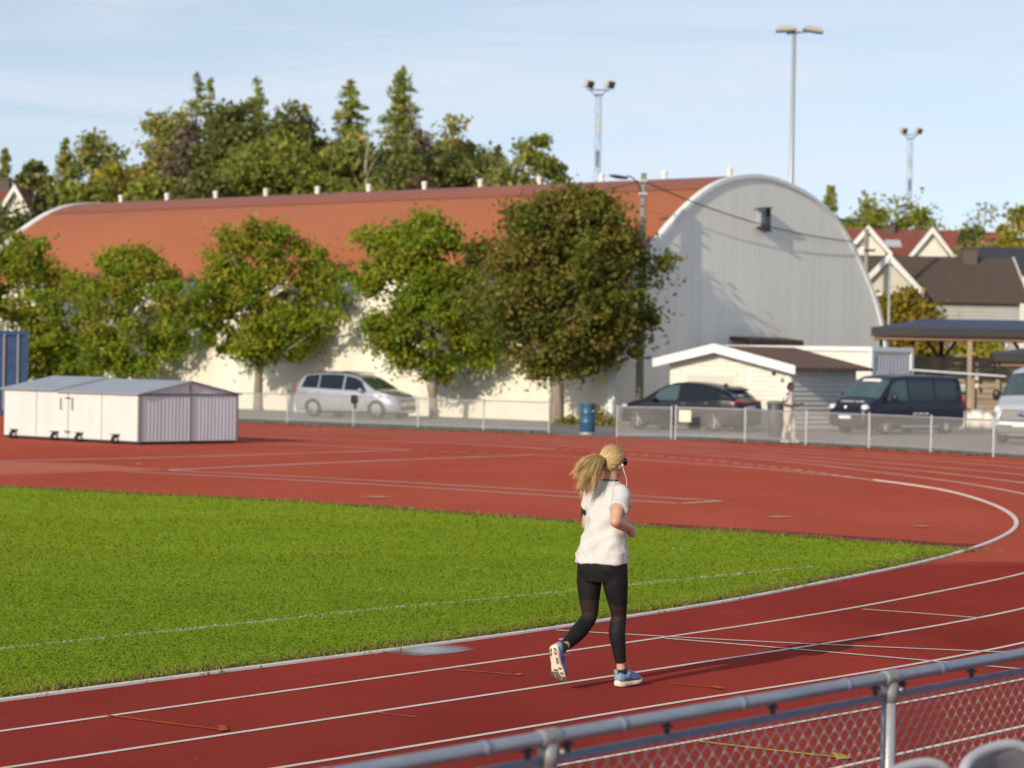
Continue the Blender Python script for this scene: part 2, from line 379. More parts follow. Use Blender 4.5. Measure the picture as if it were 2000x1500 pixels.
g0, g1, g2 = np.array([.225, .345, .024]), np.array([.305, .410, .030]), np.array([.42, .36, .10])
mixv = np.clip(nz * 1.9 - .5 + .16 * np.sin((P @ np.array([.807, -.59])) * 2.3) + rng.normal(0, .09, n), 0, 1)[:, None]
tint = g0 * (1 - mixv) + g1 * mixv
dry = np.clip(1 - edge_d / .55, 0, 1) * .75 * (vnoise(P, 2.0, 33) > .3) * rng.random(n) + (rng.random(n) < .02) * .5
tint = tint * (1 - dry[:, None]) + g2 * dry[:, None]
# white pitch line painted on the blades
WL = [gnd(x, y)[:2] for x, y in [(0, 1270), (300, 1239), (690, 1197), (1060, 1162), (1340, 1133), (1600, 1108)]]
d0 = WL[0] - WL[1]; WL = np.array([WL[0] + d0 * 6.0] + WL)
WA = np.array([gnd(x, y)[:2] for x, y in [(600, 1208), (650, 1209.5), (705, 1214)]])
wl = ((dist_line(P, WL) < .055) & (rng.random(n) < .50 + .32 * (vnoise(P, .8, 5) > .5))) | ((dist_line(P, WA) < .04) & (rng.random(n) < .3))
WB = np.array([gnd(x, y)[:2] for x, y in [(1300, 1072), (1640, 1097), (1800, 1080)]])
wl |= (dist_line(P, WB) < .06) & (rng.random(n) < .16)
tint[wl] = np.array([.60, .62, .52])
# ragged tufts and dry straw along both edges
def fringe(Q, cnt, out, h0, h1, dryness, zw):
    Q = np.asarray(Q); seg = np.r_[0, np.cumsum(np.linalg.norm(np.diff(Q, axis=0), axis=1))]; s_ = rng.uniform(0, seg[-1], cnt)
    q = np.c_[np.interp(s_, seg, Q[:, 0]), np.interp(s_, seg, Q[:, 1])]; t_ = np.c_[np.interp(s_ + .3, seg, Q[:, 0]), np.interp(s_ + .3, seg, Q[:, 1])] - q; t_ /= np.linalg.norm(t_, axis=1)[:, None] + 1e-9; nn = np.c_[-t_[:, 1], t_[:, 0]]
    clump = vnoise(np.c_[s_, s_ * 0], 2.2, 3) * .6 + vnoise(np.c_[s_, s_ * 0], 7.0, 8) * .4
    off_ = rng.normal(.05, .08, cnt) - out * clump; q = q + nn * off_[:, None] * zw
    hh = (h0 + (h1 - h0) * rng.random(cnt)) * (.4 + clump); a_ = rng.uniform(0, 6.28, cnt); w_ = .006 * (.7 + q[:, 1] / 40); ln_ = rng.normal(0, .03, (cnt, 2))
    b_ = np.c_[q, np.full(cnt, .006)]; d_ = np.c_[np.cos(a_) * w_, np.sin(a_) * w_, np.zeros(cnt)]
    k_ = (rng.random(cnt) < dryness * (.3 + clump))[:, None]; straw = np.array([[.46, .36, .13], [.36, .27, .10], [.20, .15, .07]])[rng.integers(0, 3, cnt)]
    return np.stack([b_ - d_, b_ + d_, b_ + np.c_[ln_, hh]], 1).reshape(-1, 3), np.where(k_, straw, np.array([.19, .27, .02]) * rng.uniform(.7, 1.3, (cnt, 1)))
e1_, t1_ = fringe(g_near[np.hypot(g_near[:, 0], g_near[:, 1]) < 45], 15000, .11, .015, .045, .6, 1.0); e2_, t2_ = fringe(np.array(g_far[1:])[::-1], 7000, .12, .02, .06, .9, 1.5)
V = np.vstack([V, e1_, e2_]); tint = np.vstack([tint, t1_, t2_]); n = len(tint)
tint = np.repeat(tint, 3, 0)
o = np_mesh('grass', V, np.arange(n * 3).reshape(-1, 3), M_blade, tint)
tag(o, 'mown green infield grass with a worn white pitch line', 'grass', kind='stuff')
print('blades', n)

# painted lines on the track
M_line = mat('line_paint', (.74, .66, .58), .6, spec=.03, c2=(.55, .40, .34), nscale=2.5, detail=8, contrast=(.5, .85), bump=.2, bscale=120)
M_kerbl = mat('kerb_paint', (.78, .70, .64), .5, spec=.03, c2=(.60, .50, .46), nscale=2, contrast=(.45, .8))
M_line2 = mat('far_line_paint', (.76, .58, .49), .7, spec=.03, c2=(.62, .40, .31), nscale=.8)
M_worn = mat('worn_line', (.66, .42, .33), .75, spec=.03, c2=(.50, .24, .17), nscale=1.2, detail=8, contrast=(.3, .7))
M_faint = mat('faint_line', (.52, .20, .16), .8, spec=.03, c2=(.40, .08, .06), nscale=6)
M_yel = mat('yellow_paint', (.62, .42, .03), .6, spec=.03, c2=(.5, .3, .03), nscale=6)
M_or = mat('orange_worn', (.50, .16, .035), .8, spec=.03, c2=(.38, .07, .03), nscale=5, contrast=(.35, .6))
def line(px, wd, m, z=.004, e0=0, e1=0, it=12, name='lane_line'):
    mb = MB(); strip(mb, dense_track(px, e0, e1, it), wd, z); return struct(mb.build(name, m))
# kerb: a low rail along the inner edge
mb = MB(); K = KERB; tt = np.gradient(K, axis=0); tt /= np.linalg.norm(tt, axis=1)[:, None]; nn = np.c_[-tt[:, 1], tt[:, 0]]
i_far = int(np.argmin(np.hypot(*(K - gnd(1690, 936)[:2]).T)))
Kn, nn_ = K[:i_far], nn[:i_far]
prof = [(-.035, .002), (-.03, .018), (.03, .018), (.035, .002)]
mb.loft([[(q[0] + m[0] * a, q[1] + m[1] * a, b) for a, b in prof] for q, m in zip(Kn, nn_)], 0, False)
struct(mb.build('kerb', M_kerbl))
mb = MB(); strip(mb, K[i_far - 1:], .13, .004); struct(mb.build('lane_line', M_line2))
near = dict(
 l1=[(0, 1429), (700, 1330), (1300, 1245), (1650, 1192), (1800, 1162), (2000, 1122)],
 l2=[(20, 1499), (700, 1396), (1300, 1305), (1660, 1250), (1900, 1212), (2000, 1190)],
 l3=[(560, 1498), (1000, 1428), (1300, 1373), (1650, 1323), (2000, 1257)],
 l4=[(1300, 1458), (1770, 1373), (2000, 1328)],
 l5=[(1640, 1499), (1750, 1474), (2000, 1420)])
farl = dict(
 l1=[(2000, 964.5), (1892, 945), (1805, 933), (1655, 915), (1550, 903), (1400, 890), (1240, 879), (1086, 870), (900, 861), (480, 846)],
 l2=[(2000, 943), (1892, 930), (1790, 918.5), (1655, 907), (1520, 894), (1400, 885), (1200, 870), (900, 857), (480, 842)],
 l3=[(2000, 927.5), (1850, 914), (1700, 901.5), (1550, 891), (1400, 880.5), (1200, 865.5), (900, 853), (480, 838.5)],
 l4=[(2000, 914), (1850, 901.5), (1700, 891.6), (1550, 883.5), (1400, 874.5), (1200, 861), (900, 849.5), (480, 835)],
 l5=[(2000, 906), (1850, 895.5), (1700, 886.5), (1550, 878), (1400, 869), (1200, 856.5), (900, 846.5), (480, 831.5)])
def round_tip(k):     # the part of each lane outside the frame at the bend, offset from the kerb
    out = []
    for y in (1045, 1012, 985):
        i = int(np.argmin(np.hypot(*(K - gnd(*{1045: (1968, 1045), 1012: (1983, 1012), 985: (1937, 985)}[y])[:2]).T))); q = K[i] - nn[i] * 1.12 * k; out.append((-999, q[0], q[1]))
    return out
for k in near:
    kk_ = int(k[1]); mids = round_tip(kk_)
    if kk_ < 3: mids = mids[:2]
    allp = near[k] + mids + farl[k]; mb = MB(); Wd_ = dense_track(allp, 25, 30, 10)
    i2 = int(np.argmin(np.hypot(*(Wd_ - gnd(*near[k][-1])[:2]).T))) + 4
    strip(mb, Wd_[:i2 + 1], .05, .004); struct(mb.build('lane_line', M_line)); mb = MB(); strip(mb, Wd_[i2:], .11, .004); struct(mb.build('lane_line', M_line2))
for px, wd, m, nm in [
    ([(1086, 1232), (1230, 1241), (1594, 1260), (1985, 1276)], .05, M_line, 'start_line'),
    ([(1300, 1248), (1517, 1266), (1657, 1278), (1797, 1290), (1958, 1305), (2050, 1313)], .05, M_line, 'start_line'),
    ([(1685, 1191), (1800, 1199), (1912, 1208)], .05, M_line, 'start_line'),
    ([(1885, 1098), (1950, 1099), (2040, 1100.5)], .05, M_or, 'lane_mark'),
    ([(890, 1310), (950, 1314), (1012, 1320)], .03, M_faint, 'lane_mark'),
    ([(735, 1393), (770, 1398), (812, 1402)], .03, M_faint, 'lane_mark'),
    ([(205, 1398), (320, 1413), (432, 1427)], .035, M_or, 'lane_mark'),
    ([(1305, 1336), (1360, 1341), (1400, 1345)], .03, M_or, 'lane_mark'),
    ([(1360, 1449), (1500, 1466), (1640, 1481)], .045, M_yel, 'lane_mark'),
    ([(330, 918.5), (450, 913), (700, 902), (1040, 889)], .16, M_line2, 'runway_line'),
    ([(330, 919), (700, 937.5), (1120, 962), (1410, 979)], .13, M_line2, 'runway_line'),
    ([(240, 921), (700, 945), (1000, 964), (1328, 984)], .13, M_line2, 'runway_line'),
    ([(1328, 984), (1370, 981.5), (1410, 979)], .13, M_line2, 'runway_line'),
    ([(-60, 902), (100, 899), (400, 892), (700, 882), (801, 879.5)], .16, M_line2, 'runway_line'),
    ([(480, 864), (660, 872), (801, 879.5)], .16, M_line2, 'runway_line'),
    ([(300, 846), (474, 852), (642, 858), (900, 867), (1086, 878)], .20, M_line2, 'lane_line'),
    ]:
    line(px, wd, m, .0075, it=4, name=nm)
def patch(name, px, m, z=.0115):
    mb = MB(); mb.add([tuple(gnd(x, y)[:2]) + (z,) for x, y in px], [tuple(range(len(px)))]); return struct(mb.build(name, m))
patch('arrow_head', [(1622, 1471), (1640, 1476), (1642, 1475), (1664, 1484), (1634, 1487), (1630, 1480)], M_yel)
patch('arrow_head', [(425, 1420), (440, 1421), (446, 1429), (428, 1431)], M_or)
patch('arrow_head', [(1385, 1341), (1402, 1343), (1417, 1348), (1398, 1347)], M_or)
patch('arrow_head', [(1010, 1317), (1021, 1320), (1010, 1322)], M_faint)
M_run = mat('runway_rubber', (.56, .165, .115), .85, spec=.03, c2=(.50, .14, .095), nscale=.6)
patch('runway', [(-250, 897), (0, 901), (180, 906), (330, 918), (245, 920), (120, 924), (0, 928), (-250, 934)], M_run, .003)
mb = MB()
for x in [820, 857, 893, 931, 968]: strip(mb, np.array([gnd(x, 881 + (x - 820) * .043)[:2], gnd(x + 19, 881.8 + (x - 820) * .043)[:2]]), .10, .0075)
DP = np.array([(1100, 879), (1150, 881), (1250, 889), (1400, 901), (1550, 917), (1690, 936)], float)
x = 1100.0
while x < 1680:
    y0, y1 = np.interp([x, x + 14], DP[:, 0], DP[:, 1]); strip(mb, np.array([gnd(x, y0)[:2], gnd(x + 14, y1)[:2]]), .12, .0075); x += 26 - (x - 1100) * .004
struct(mb.build('dashed_line', mat('dash_paint', (.72, .52, .44), .7, spec=.03)))
# worn pale scuffs
M_scuff = mat('scuff', (.70, .40, .29), .85, spec=.03, c2=(.56, .22, .15), nscale=4)
for px in [[(1495, 1011), (1520, 1009.5), (1552, 1011), (1520, 1012.5)], [(1775, 1029), (1800, 1028), (1822, 1029), (1800, 1030.5)], [(705, 972), (735, 970.5), (772, 972), (740, 973.5)], [(262, 907), (272, 905.5), (280, 907), (271, 908.2)]]:
    patch('scuff_mark', px, M_scuff, .0135)
# shallow puddle by the kerb and damp band
M_water = bpy.data.materials.new('wet_rubber'); M_water.use_nodes = True; nt = M_water.node_tree; L = nt.links.new; p = nt.nodes['Principled BSDF']
p.inputs['Base Color'].default_value = (.12, .04, .04, 1); p.inputs['Roughness'].default_value = .16; p.inputs['Specular IOR Level'].default_value = .9; p.inputs['Coat Weight'].default_value = 1; p.inputs['Coat Roughness'].default_value = .1
tc = N(nt, 'ShaderNodeTexCoord'); mp = N(nt, 'ShaderNodeMapping'); mp.inputs['Location'].default_value = (-1, -1, 0); mp.inputs['Scale'].default_value = (2, 2, 0)
ln = N(nt, 'ShaderNodeVectorMath', operation='LENGTH'); nz_ = N(nt, 'ShaderNodeTexNoise'); nz_.inputs['Scale'].default_value = 9; ad = N(nt, 'ShaderNodeMath', operation='MULTIPLY_ADD'); ad.inputs[1].default_value = .25
rm = N(nt, 'ShaderNodeMapRange'); rm.inputs['From Min'].default_value = 1.05; rm.inputs['From Max'].default_value = .45; tr_ = N(nt, 'ShaderNodeBsdfTransparent'); ms = N(nt, 'ShaderNodeMixShader')
L(tc.outputs['Generated'], mp.inputs[0]); L(mp.outputs[0], ln.inputs[0]); L(tc.outputs['Object'], nz_.inputs['Vector']); L(nz_.outputs[0], ad.inputs[0]); L(ln.outputs['Value'], ad.inputs[2]); L(ad.outputs[0], rm.inputs['Value'])
L(rm.outputs[0], ms.inputs[0]); L(tr_.outputs[0], ms.inputs[1]); L(p.outputs[0], ms.inputs[2]); L(ms.outputs[0], nt.nodes['Material Output'].inputs[0])
c0 = gnd(833, 1270)[:2]; mb = MB(); dr = np.array([.59, .807]); dn = np.array([-.807, .59])
nn = 48; mb.add([(c0[0] + dr[0] * a + dn[0] * b, c0[1] + dr[1] * a + dn[1] * b, .006) for a, b in [((.62) * math.cos(th), .30 * math.sin(th)) for th in [2 * math.pi * i / nn for i in range(nn)]]], [tuple(range(nn))])
struct(mb.build('puddle', M_water))
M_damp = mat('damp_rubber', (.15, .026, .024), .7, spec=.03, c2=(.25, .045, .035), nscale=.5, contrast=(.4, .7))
gf = np.array(g_far[2:]); 
def band(px_top, px_bot, name, m, z):
    a = [tuple(gnd(x, y)[:2]) + (z,) for x, y in px_top]; b = [tuple(gnd(x, y)[:2]) + (z,) for x, y in px_bot]; n = len(a)
    mb = MB(); mb.add(a + b, [(i, n + i, n + i + 1, i + 1) for i in range(n - 1)]); return struct(mb.build(name, m))
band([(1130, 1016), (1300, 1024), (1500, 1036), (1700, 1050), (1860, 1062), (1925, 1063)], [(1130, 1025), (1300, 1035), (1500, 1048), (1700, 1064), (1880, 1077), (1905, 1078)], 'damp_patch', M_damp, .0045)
# fallen leaves along the fences and on the track
q = []
for a, b, cnt in [((480, 827), (1072, 848), 260), ((1310, 858), (1990, 894), 200)]:
    for _ in range(cnt):
        s_ = random.random(); g = gnd(a[0] + (b[0] - a[0]) * s_, a[1] + (b[1] - a[1]) * s_); q.append((g[0] + random.gauss(0, .35), g[1] + random.gauss(.3, .6)))
for _ in range(45): g = gnd(random.uniform(0, 1700), random.uniform(1180, 1500)); q.append((g[0], g[1]))
q = np.array(q); n = len(q); sz = rng.uniform(.03, .075, n) * np.where(q[:, 1] > 60, 1.5, .22); an = rng.uniform(0, 6.28, n)
cs, sn = np.cos(an) * sz, np.sin(an) * sz; zz = np.full(n, .016)
V = np.stack([np.c_[q[:, 0] + cs, q[:, 1] + sn, zz], np.c_[q[:, 0] - sn * .6, q[:, 1] + cs * .6, zz + sz * .4], np.c_[q[:, 0] - cs, q[:, 1] - sn, zz], np.c_[q[:, 0] + sn * .6, q[:, 1] - cs * .6, zz + sz * .2]], 1).reshape(-1, 3)
tn = np.array([[.45, .30, .06], [.5, .36, .12], [.28, .13, .04], [.35, .30, .08]])[rng.integers(0, 4, n)]
tag(np_mesh('fallen_leaves', V, np.arange(n * 4).reshape(-1, 4), M_leaf, np.repeat(tn, 4, 0)), 'scattered yellow and brown leaves along the fence foot', 'leaves', kind='stuff')
# ================================================================== arched hall
HC = gnd(1200, 826); HA = R(47)
hg = np.array([math.sin(R(43)), math.cos(R(43))]); hax = np.array([-hg[1], hg[0]])
HLEN, APX = 40.6, 8.25
PL = [(-.12, -.05), (-.02, 1.0), (.12, 2.0), (.38, 3.2), (.80, 4.45), (1.35, 5.45), (1.85, 6.15), (2.45, 6.80), (3.43, 7.60), (4.5, 8.33), (5.4, 8.80), (6.25, 9.10), (7.3, 9.31), (8.3, 9.39)]
PR = [(8.3, 9.39), (9.2, 9.33), (10.1, 9.17), (11.3, 8.88), (12.45, 8.42), (13.65, 7.66), (14.65, 6.68), (15.5, 5.66), (16.1, 4.75), (16.5, 3.91), (16.8, 2.97), (17.0, 2.0), (17.12, 1.0), (17.2, -.05)]
cam_side = [tuple(q) for q in cr_spline(PL, 5)]; back_side = [tuple(q) for q in cr_spline(PR, 5)][::-1]; full = cam_side + back_side[::-1][1:]
PS = cam_side; APX = 8.3
hall = thing('sports_hall', 'long arched sports hall with rust red roof and pale ribbed gable', 'sports hall', (HC[0], HC[1], 0), HA)
M_hallw = mat('hall_cream_sheet', (.79, .755, .64), .6, c2=(.70, .66, .54), nscale=.7, stretch=(1, 1, .35), lines=('Y', .30, .12))
M_hallg = mat('hall_gable_sheet', (.90, .87, .79), .75, c2=(.80, .775, .71), nscale=2.4, stretch=(1.6, 1, .06), lines=('X', .24, .06), contrast=(.3, .7))
M_roof = mat('hall_roof', (.37, .118, .044), .55, c2=(.325, .10, .038), nscale=.25, stretch=(1, .35, 1), bump=.05, bscale=8)
M_ridge = mat('hall_ridge_sheet', (.30, .096, .050), .55, c2=(.27, .088, .047), nscale=.4)
def hall_part(name, pts, m, y0=.25, y1=HLEN):
    mb = MB(); ys = np.linspace(y0, y1, 40)
    mb.grid(lambda y, i: (pts[i][0], y, pts[i][1]), ys, range(len(pts))); return mb.build(name, m, hall, smooth=True)
k1 = next(i for i, (a, h) in enumerate(cam_side) if h > 5.15); k2 = next(i for i, (a, h) in enumerate(cam_side) if h > 8.72); b1 = next(i for i, (a, h) in enumerate(back_side) if h > 5.15); b2 = next(i for i, (a, h) in enumerate(back_side) if h > 8.72)
hall_part('wall', cam_side[:k1 + 1], M_hallw); hall_part('wall', back_side[:b1 + 1], M_hallw)
hall_part('roof', cam_side[k1:k2 + 1] , M_roof); hall_part('roof', back_side[b1:b2 + 1], M_roof)
hall_part('ridge_cladding', [(x, h + .03) for x, h in cam_side[k2 - 1:] + back_side[b2 - 1:][::-1][1:]], M_ridge)
mb = MB(); mb.prism([(x, .06, h) for x, h in full], (0, .12, 0)); mb.build('gable_wall', M_hallg, hall)
mb = MB(); mb.prism([(x, HLEN - .2, h) for x, h in full], (0, .12, 0)); mb.build('gable_wall', M_hallg, hall)
def arch_trim(y, dy, wd):
    mb = MB(); n = len(full); rings = []
    for i, (x, h) in enumerate(full):
        a = np.array(full[max(i - 1, 0)]); b = np.array(full[min(i + 1, n - 1)]); t = (b - a) / np.linalg.norm(b - a); nn = np.array([-t[1], t[0]])
        o = np.array([x, h]) + nn * .07; q = o - nn * wd
        rings.append([(o[0], y, o[1]), (o[0], y + dy, o[1]), (q[0], y + dy, q[1]), (q[0], y, q[1])])
    return mb.loft(rings, 0)
M_trim = mat('white_trim', (.80, .80, .80), .45, c2=(.70, .72, .74), nscale=1.5)
arch_trim(-.03, .30, .15).build('gable_trim', M_trim, hall); arch_trim(HLEN - .3, .45, .2).build('gable_trim', M_trim, hall)
# ridge vents
for px in [236, 326, 421, 519, 620, 720, 829, 938, 1053, 1175, 1298, 1425]:
    lo, hi = 0, HLEN
    for _ in range(40):
        s_ = (lo + hi) / 2; P_ = np.array([*(HC[:2] + hg * APX + hax * s_), 9.6]) - [0, 0, CAMH]
        if 1000 + FPX * (P_ @ _r) / (P_ @ _f) > px: lo = s_
        else: hi = s_
    s_ = max(s_, .5); mb = MB(); Mx = Matrix.Translation((APX, s_, 9.36))
    mb.lathe([(0, 0), (.10, 0), (.10, .26), (.115, .28), (.125, .31), (.125, .36), (.08, .40), (0, .41)], 14, Mx); mb.build('ridge_vent', M_white, hall)
# vent hatch on the gable with open flaps
mb = MB(); mb.box((8.4, -.02, 7.75), (.42, .22, .70)); vt = mb.build('wall_vent', mat('vent_grey', (.40, .43, .48), .4, .4), hall)
mb = MB(); mb.box((8.25, -.22, 8.15), (.62, .40, .05), rot=Matrix.Rotation(R(-8), 3, 'Y')); mb.box((8.30, -.20, 7.36), (.55, .36, .06), rot=Matrix.Rotation(R(14), 3, 'Y')); mb.box((8.60, -.16, 7.75), (.05, .22, .8))
for k in range(5): mb.box((8.4, -.14, 7.5 + k * .12), (.36, .04, .02))
mb.build('flap', M_dark, vt)
mb = MB(); mb.box((8.3, -.3, 3.12), (3.3, 1.2, .16), rot=Matrix.Rotation(R(6), 3, 'X')); mb.box((8.3, -.92, 3.02), (3.3, .06, .22)); mb.build('door_canopy', mat('canopy_brown', (.10, .045, .035), .6), hall)

# ================================================================== generic foliage
def leaf_quads(C, size, up_bias=.25, aspect=.7, r=rng):
    n = len(C); nrm = r.normal(0, 1, (n, 3)); nrm[:, 2] += up_bias; nrm /= np.linalg.norm(nrm, axis=1)[:, None]
    t = np.cross(nrm, r.normal(0, 1, (n, 3))); t /= np.linalg.norm(t, axis=1)[:, None] + 1e-9; b = np.cross(nrm, t)
    s_ = (size * (.6 + .8 * r.random(n)))[:, None] if np.ndim(size) else size * (.6 + .8 * r.random((n, 1)))
    t = t * s_; b = b * s_ * aspect
    return np.stack([C + t, C + b, C - t, C - b], 1).reshape(-1, 3)
PAL = dict(
 row=[(0.198, 0.284, 0.021), (0.300, 0.360, 0.026), (0.140, 0.208, 0.019), (0.375, 0.302, 0.039), (0.260, 0.170, 0.034)],
 rowdark=[(0.148, 0.181, 0.028), (0.200, 0.208, 0.037), (0.104, 0.135, 0.023), (0.270, 0.190, 0.045), (0.262, 0.127, 0.043)],
 birch=[(0.248, 0.283, 0.075), (0.347, 0.345, 0.094), (0.185, 0.222, 0.059), (0.446, 0.371, 0.107)],
 olive=[(0.227, 0.269, 0.045), (0.290, 0.323, 0.053), (0.173, 0.215, 0.040), (0.344, 0.323, 0.067)],
 dark=[(0.144, 0.176, 0.047), (0.197, 0.212, 0.053), (0.105, 0.137, 0.039), (0.236, 0.224, 0.066)],
 spruce=[(0.116, 0.150, 0.057), (0.171, 0.192, 0.063), (0.087, 0.117, 0.049), (0.220, 0.207, 0.071)],
 yellow=[(0.342, 0.327, 0.037), (0.420, 0.373, 0.045), (0.248, 0.265, 0.030), (0.466, 0.310, 0.059)],
 orange=[(0.365, 0.203, 0.041), (0.297, 0.189, 0.041), (0.203, 0.162, 0.034), (0.432, 0.230, 0.054)],
 bare=[(0.216, 0.169, 0.115), (0.176, 0.135, 0.095), (0.257, 0.203, 0.135), (0.162, 0.135, 0.095)],
 thuja=[(0.304, 0.254, 0.031), (0.405, 0.314, 0.039), (0.203, 0.192, 0.026), (0.426, 0.283, 0.044)])
def limb_curve(r, a, b, sag=.1, n=5):
    a, b = np.array(a, float), np.array(b, float); d = np.linalg.norm(b - a); o = r.normal(0, .10 * d, 3); o[2] += sag * d
    return [tuple(a + (b - a) * t + o * math.sin(math.pi * t)) for t in np.linspace(0, 1, n)]
def deciduous(name, label, loc, h, rx, zb, seed, pal, nleaf, size, group=None, ncl=60, rc=.5, ry=None, trunk=.16, lobes=.35, top=None, shape=1.0, lean=(0, 0), core=.35, bark=None, barrel=False, rz=None):
    r = np.random.default_rng(seed); ry = ry or rx * .85
    root = thing(name, label, 'tree', loc, 0 if rz is None else rz, group)
    zc, hz = (zb + h) / 2, (h - zb) / 2
    # cluster centres: in a lobed ellipsoid, biased to the outside
    d = r.normal(0, 1, (ncl, 3)); d /= np.linalg.norm(d, axis=1)[:, None]
    rad = r.random(ncl) ** (1 / 2.6) * (1 - core) + core
    ph = r.uniform(0, 6.28, 4)
    lob = 1 + lobes * (np.sin(3 * np.arctan2(d[:, 1], d[:, 0]) + ph[0]) * .4 + np.sin(5 * d[:, 2] + ph[1]) * .35 + np.sin(4 * d[:, 0] - 3 * d[:, 2] + ph[2]) * .5)
    # narrow the crown towards the top by 'shape'
    tz = d[:, 2]; nar = np.where(tz > 0, 1 - (1 - shape) * tz, 1)
    if barrel:
        zz = r.uniform(-1, 1, ncl); a_ = r.uniform(0, 6.283, ncl); q = (1 - np.abs(zz) ** np.where(zz > 0, 2.3, 3.6)) ** .5 * (core + (1 - core) * r.random(ncl) ** .5)
        q = q * r.uniform(.8, 1.16, ncl) * (1 + lobes * (.42 * np.sin(3 * a_ + ph[0]) + .25 * np.sin(4 * zz + ph[1]))); q = np.where(r.random(ncl) < .16, q * 1.22 + .05, q); zz = zz + np.where((zz > .55) & (r.random(ncl) < .35), r.uniform(.05, .22, ncl), 0) - np.where((zz < -.6) & (r.random(ncl) < .4), r.uniform(.0, .18, ncl), 0); d = np.c_[np.cos(a_) * q, np.sin(a_) * q, zz]; rad = np.ones(ncl); lob = np.ones(ncl) / .88; nar = 1
    C = np.c_[d[:, 0] * rx * nar, d[:, 1] * ry * nar, d[:, 2] * hz] * (rad * np.clip(lob, .45, 1.25) * .88)[:, None]
    C[:, 2] += zc; C[:, 0] += lean[0] * (C[:, 2] - zb); C[:, 1] += lean[1] * (C[:, 2] - zb); C[:, 2] = np.maximum(C[:, 2], zb - .35)
    mb = MB(); zt = zb + (h - zb) * .45
    trk = [(0, 0, -.1), (r.normal(0, .04), r.normal(0, .04), zb * .5), (r.normal(0, .08), 0, zb), (lean[0] * (zt - zb) + r.normal(0, .1), lean[1] * (zt - zb), zt), (lean[0] * (h - zb) * .8, lean[1] * (h - zb) * .8, zb + (h - zb) * .8)]
    trk = cr_spline(trk, 4); kk = len(trk)
    mb.tube(trk, [trunk * (1.25 if i == 0 else 1.0) * (1 - .85 * (i / (kk - 1)) ** 1.2) for i in range(kk)], 8)
    for c in [c for c in C[np.argsort(r.random(ncl))] if c[2] > zb + .12 * (h - zb)][:22]:
        z0 = min(max(zb * .75, c[2] - .55 * np.hypot(c[0], c[1]) - .2), zt); i = int(np.argmin(abs(trk[:, 2] - z0)))
        ln = limb_curve(r, trk[i], c, .08); mb.tube(ln, [trunk * .36, trunk * .28, trunk * .2, trunk * .13, trunk * .06], 5)
    mb.build('trunk', bark or M_bark, root, smooth=True)
    wgt = r.uniform(.5, 1.5, ncl); idx = r.choice(ncl, nleaf, p=wgt / wgt.sum())
    rcl = rc * r.uniform(.5, 1.35, ncl)
    off = r.normal(0, 1, (nleaf, 3)); off /= np.linalg.norm(off, axis=1)[:, None]; off *= (r.random(nleaf) ** .5)[:, None] * rcl[idx][:, None]; off[:, 2] *= .7
    off *= np.where(r.random(nleaf) < .30, 1.9 if barrel else 1.6, 1.0)[:, None]
    Pn = C[idx] + off
    pal = np.array(PAL[pal]) if isinstance(pal, str) else np.array(pal)
    base = r.integers(0, min(len(pal), 4), ncl); cb = pal[base][idx] * .55 + pal[r.choice(len(pal), nleaf, p=[.38, .28, .24, .08, .02][:len(pal)] if len(pal) == 5 else None)] * .45
    cb = cb * r.uniform(.8, 1.25, (nleaf, 1))
    np_mesh('crown', leaf_quads(Pn, size, r=r), np.arange(nleaf * 4).reshape(-1, 4), M_leaf, np.repeat(cb, 4, 0), root)
    return root
def conifer(name, label, loc, h, rad, zb, seed, pal='spruce', sparse=0.0, group=None, size=.21, top_sparse=0.0, nw=None, trunk=.2, droop=.25, power=.85):
    r = np.random.default_rng(seed); root = thing(name, label, 'tree', loc, 0, group); pal = np.array(PAL[pal])
    mb = MB(); mb.tube([(0, 0, -.2), (0, 0, h * .5), (r.normal(0, .05), 0, h)], [trunk, trunk * .6, .02], 7)
    nw = nw or int((h - zb) / .24); pts = []; tn = []
    for w_ in range(nw):
        t = (w_ + r.random() * .6) / nw; z = zb + (h - zb) * t
        Rr = rad * (1 - t) ** power * r.uniform(.72, 1.15) + .12
        if t < .12: Rr *= .6 + 3 * t
        nb = r.integers(5, 9)
        for b in range(nb):
            if r.random() < sparse + top_sparse * t: continue
            a = r.uniform(0, 6.283); Rb = Rr * r.uniform(.6, 1.12); m = max(int(Rb / .16), 2); cb = pal[r.integers(0, len(pal))] * r.uniform(.8, 1.25)
            for k in range(m):
                q = (k + .6) / m; dd = Rb * q; zz = z - droop * dd + .12 * q * q * dd
                wdt = .11 + .24 * Rb * math.sin(math.pi * min(q * .85 + .1, 1)) * .5
                for _ in range(9): pts.append((math.cos(a) * dd + r.normal(0, wdt * .5), math.sin(a) * dd + r.normal(0, wdt * .5), zz + r.normal(0, .09) - .05)); tn.append(cb * r.uniform(.75, 1.25))
            if b % 3 == 0: mb.tube([(0, 0, z), (math.cos(a) * Rb * .9, math.sin(a) * Rb * .9, z - droop * Rb * .85)], [.035, .01], 4, caps=False)
    mb.build('trunk', M_bark, root)
    P_ = np.array(pts); n = len(P_)
    np_mesh('crown', leaf_quads(P_, size * .5, .1, .5, r), np.arange(n * 4).reshape(-1, 4), M_needle, np.repeat(np.array(tn), 4, 0), root)
    return root

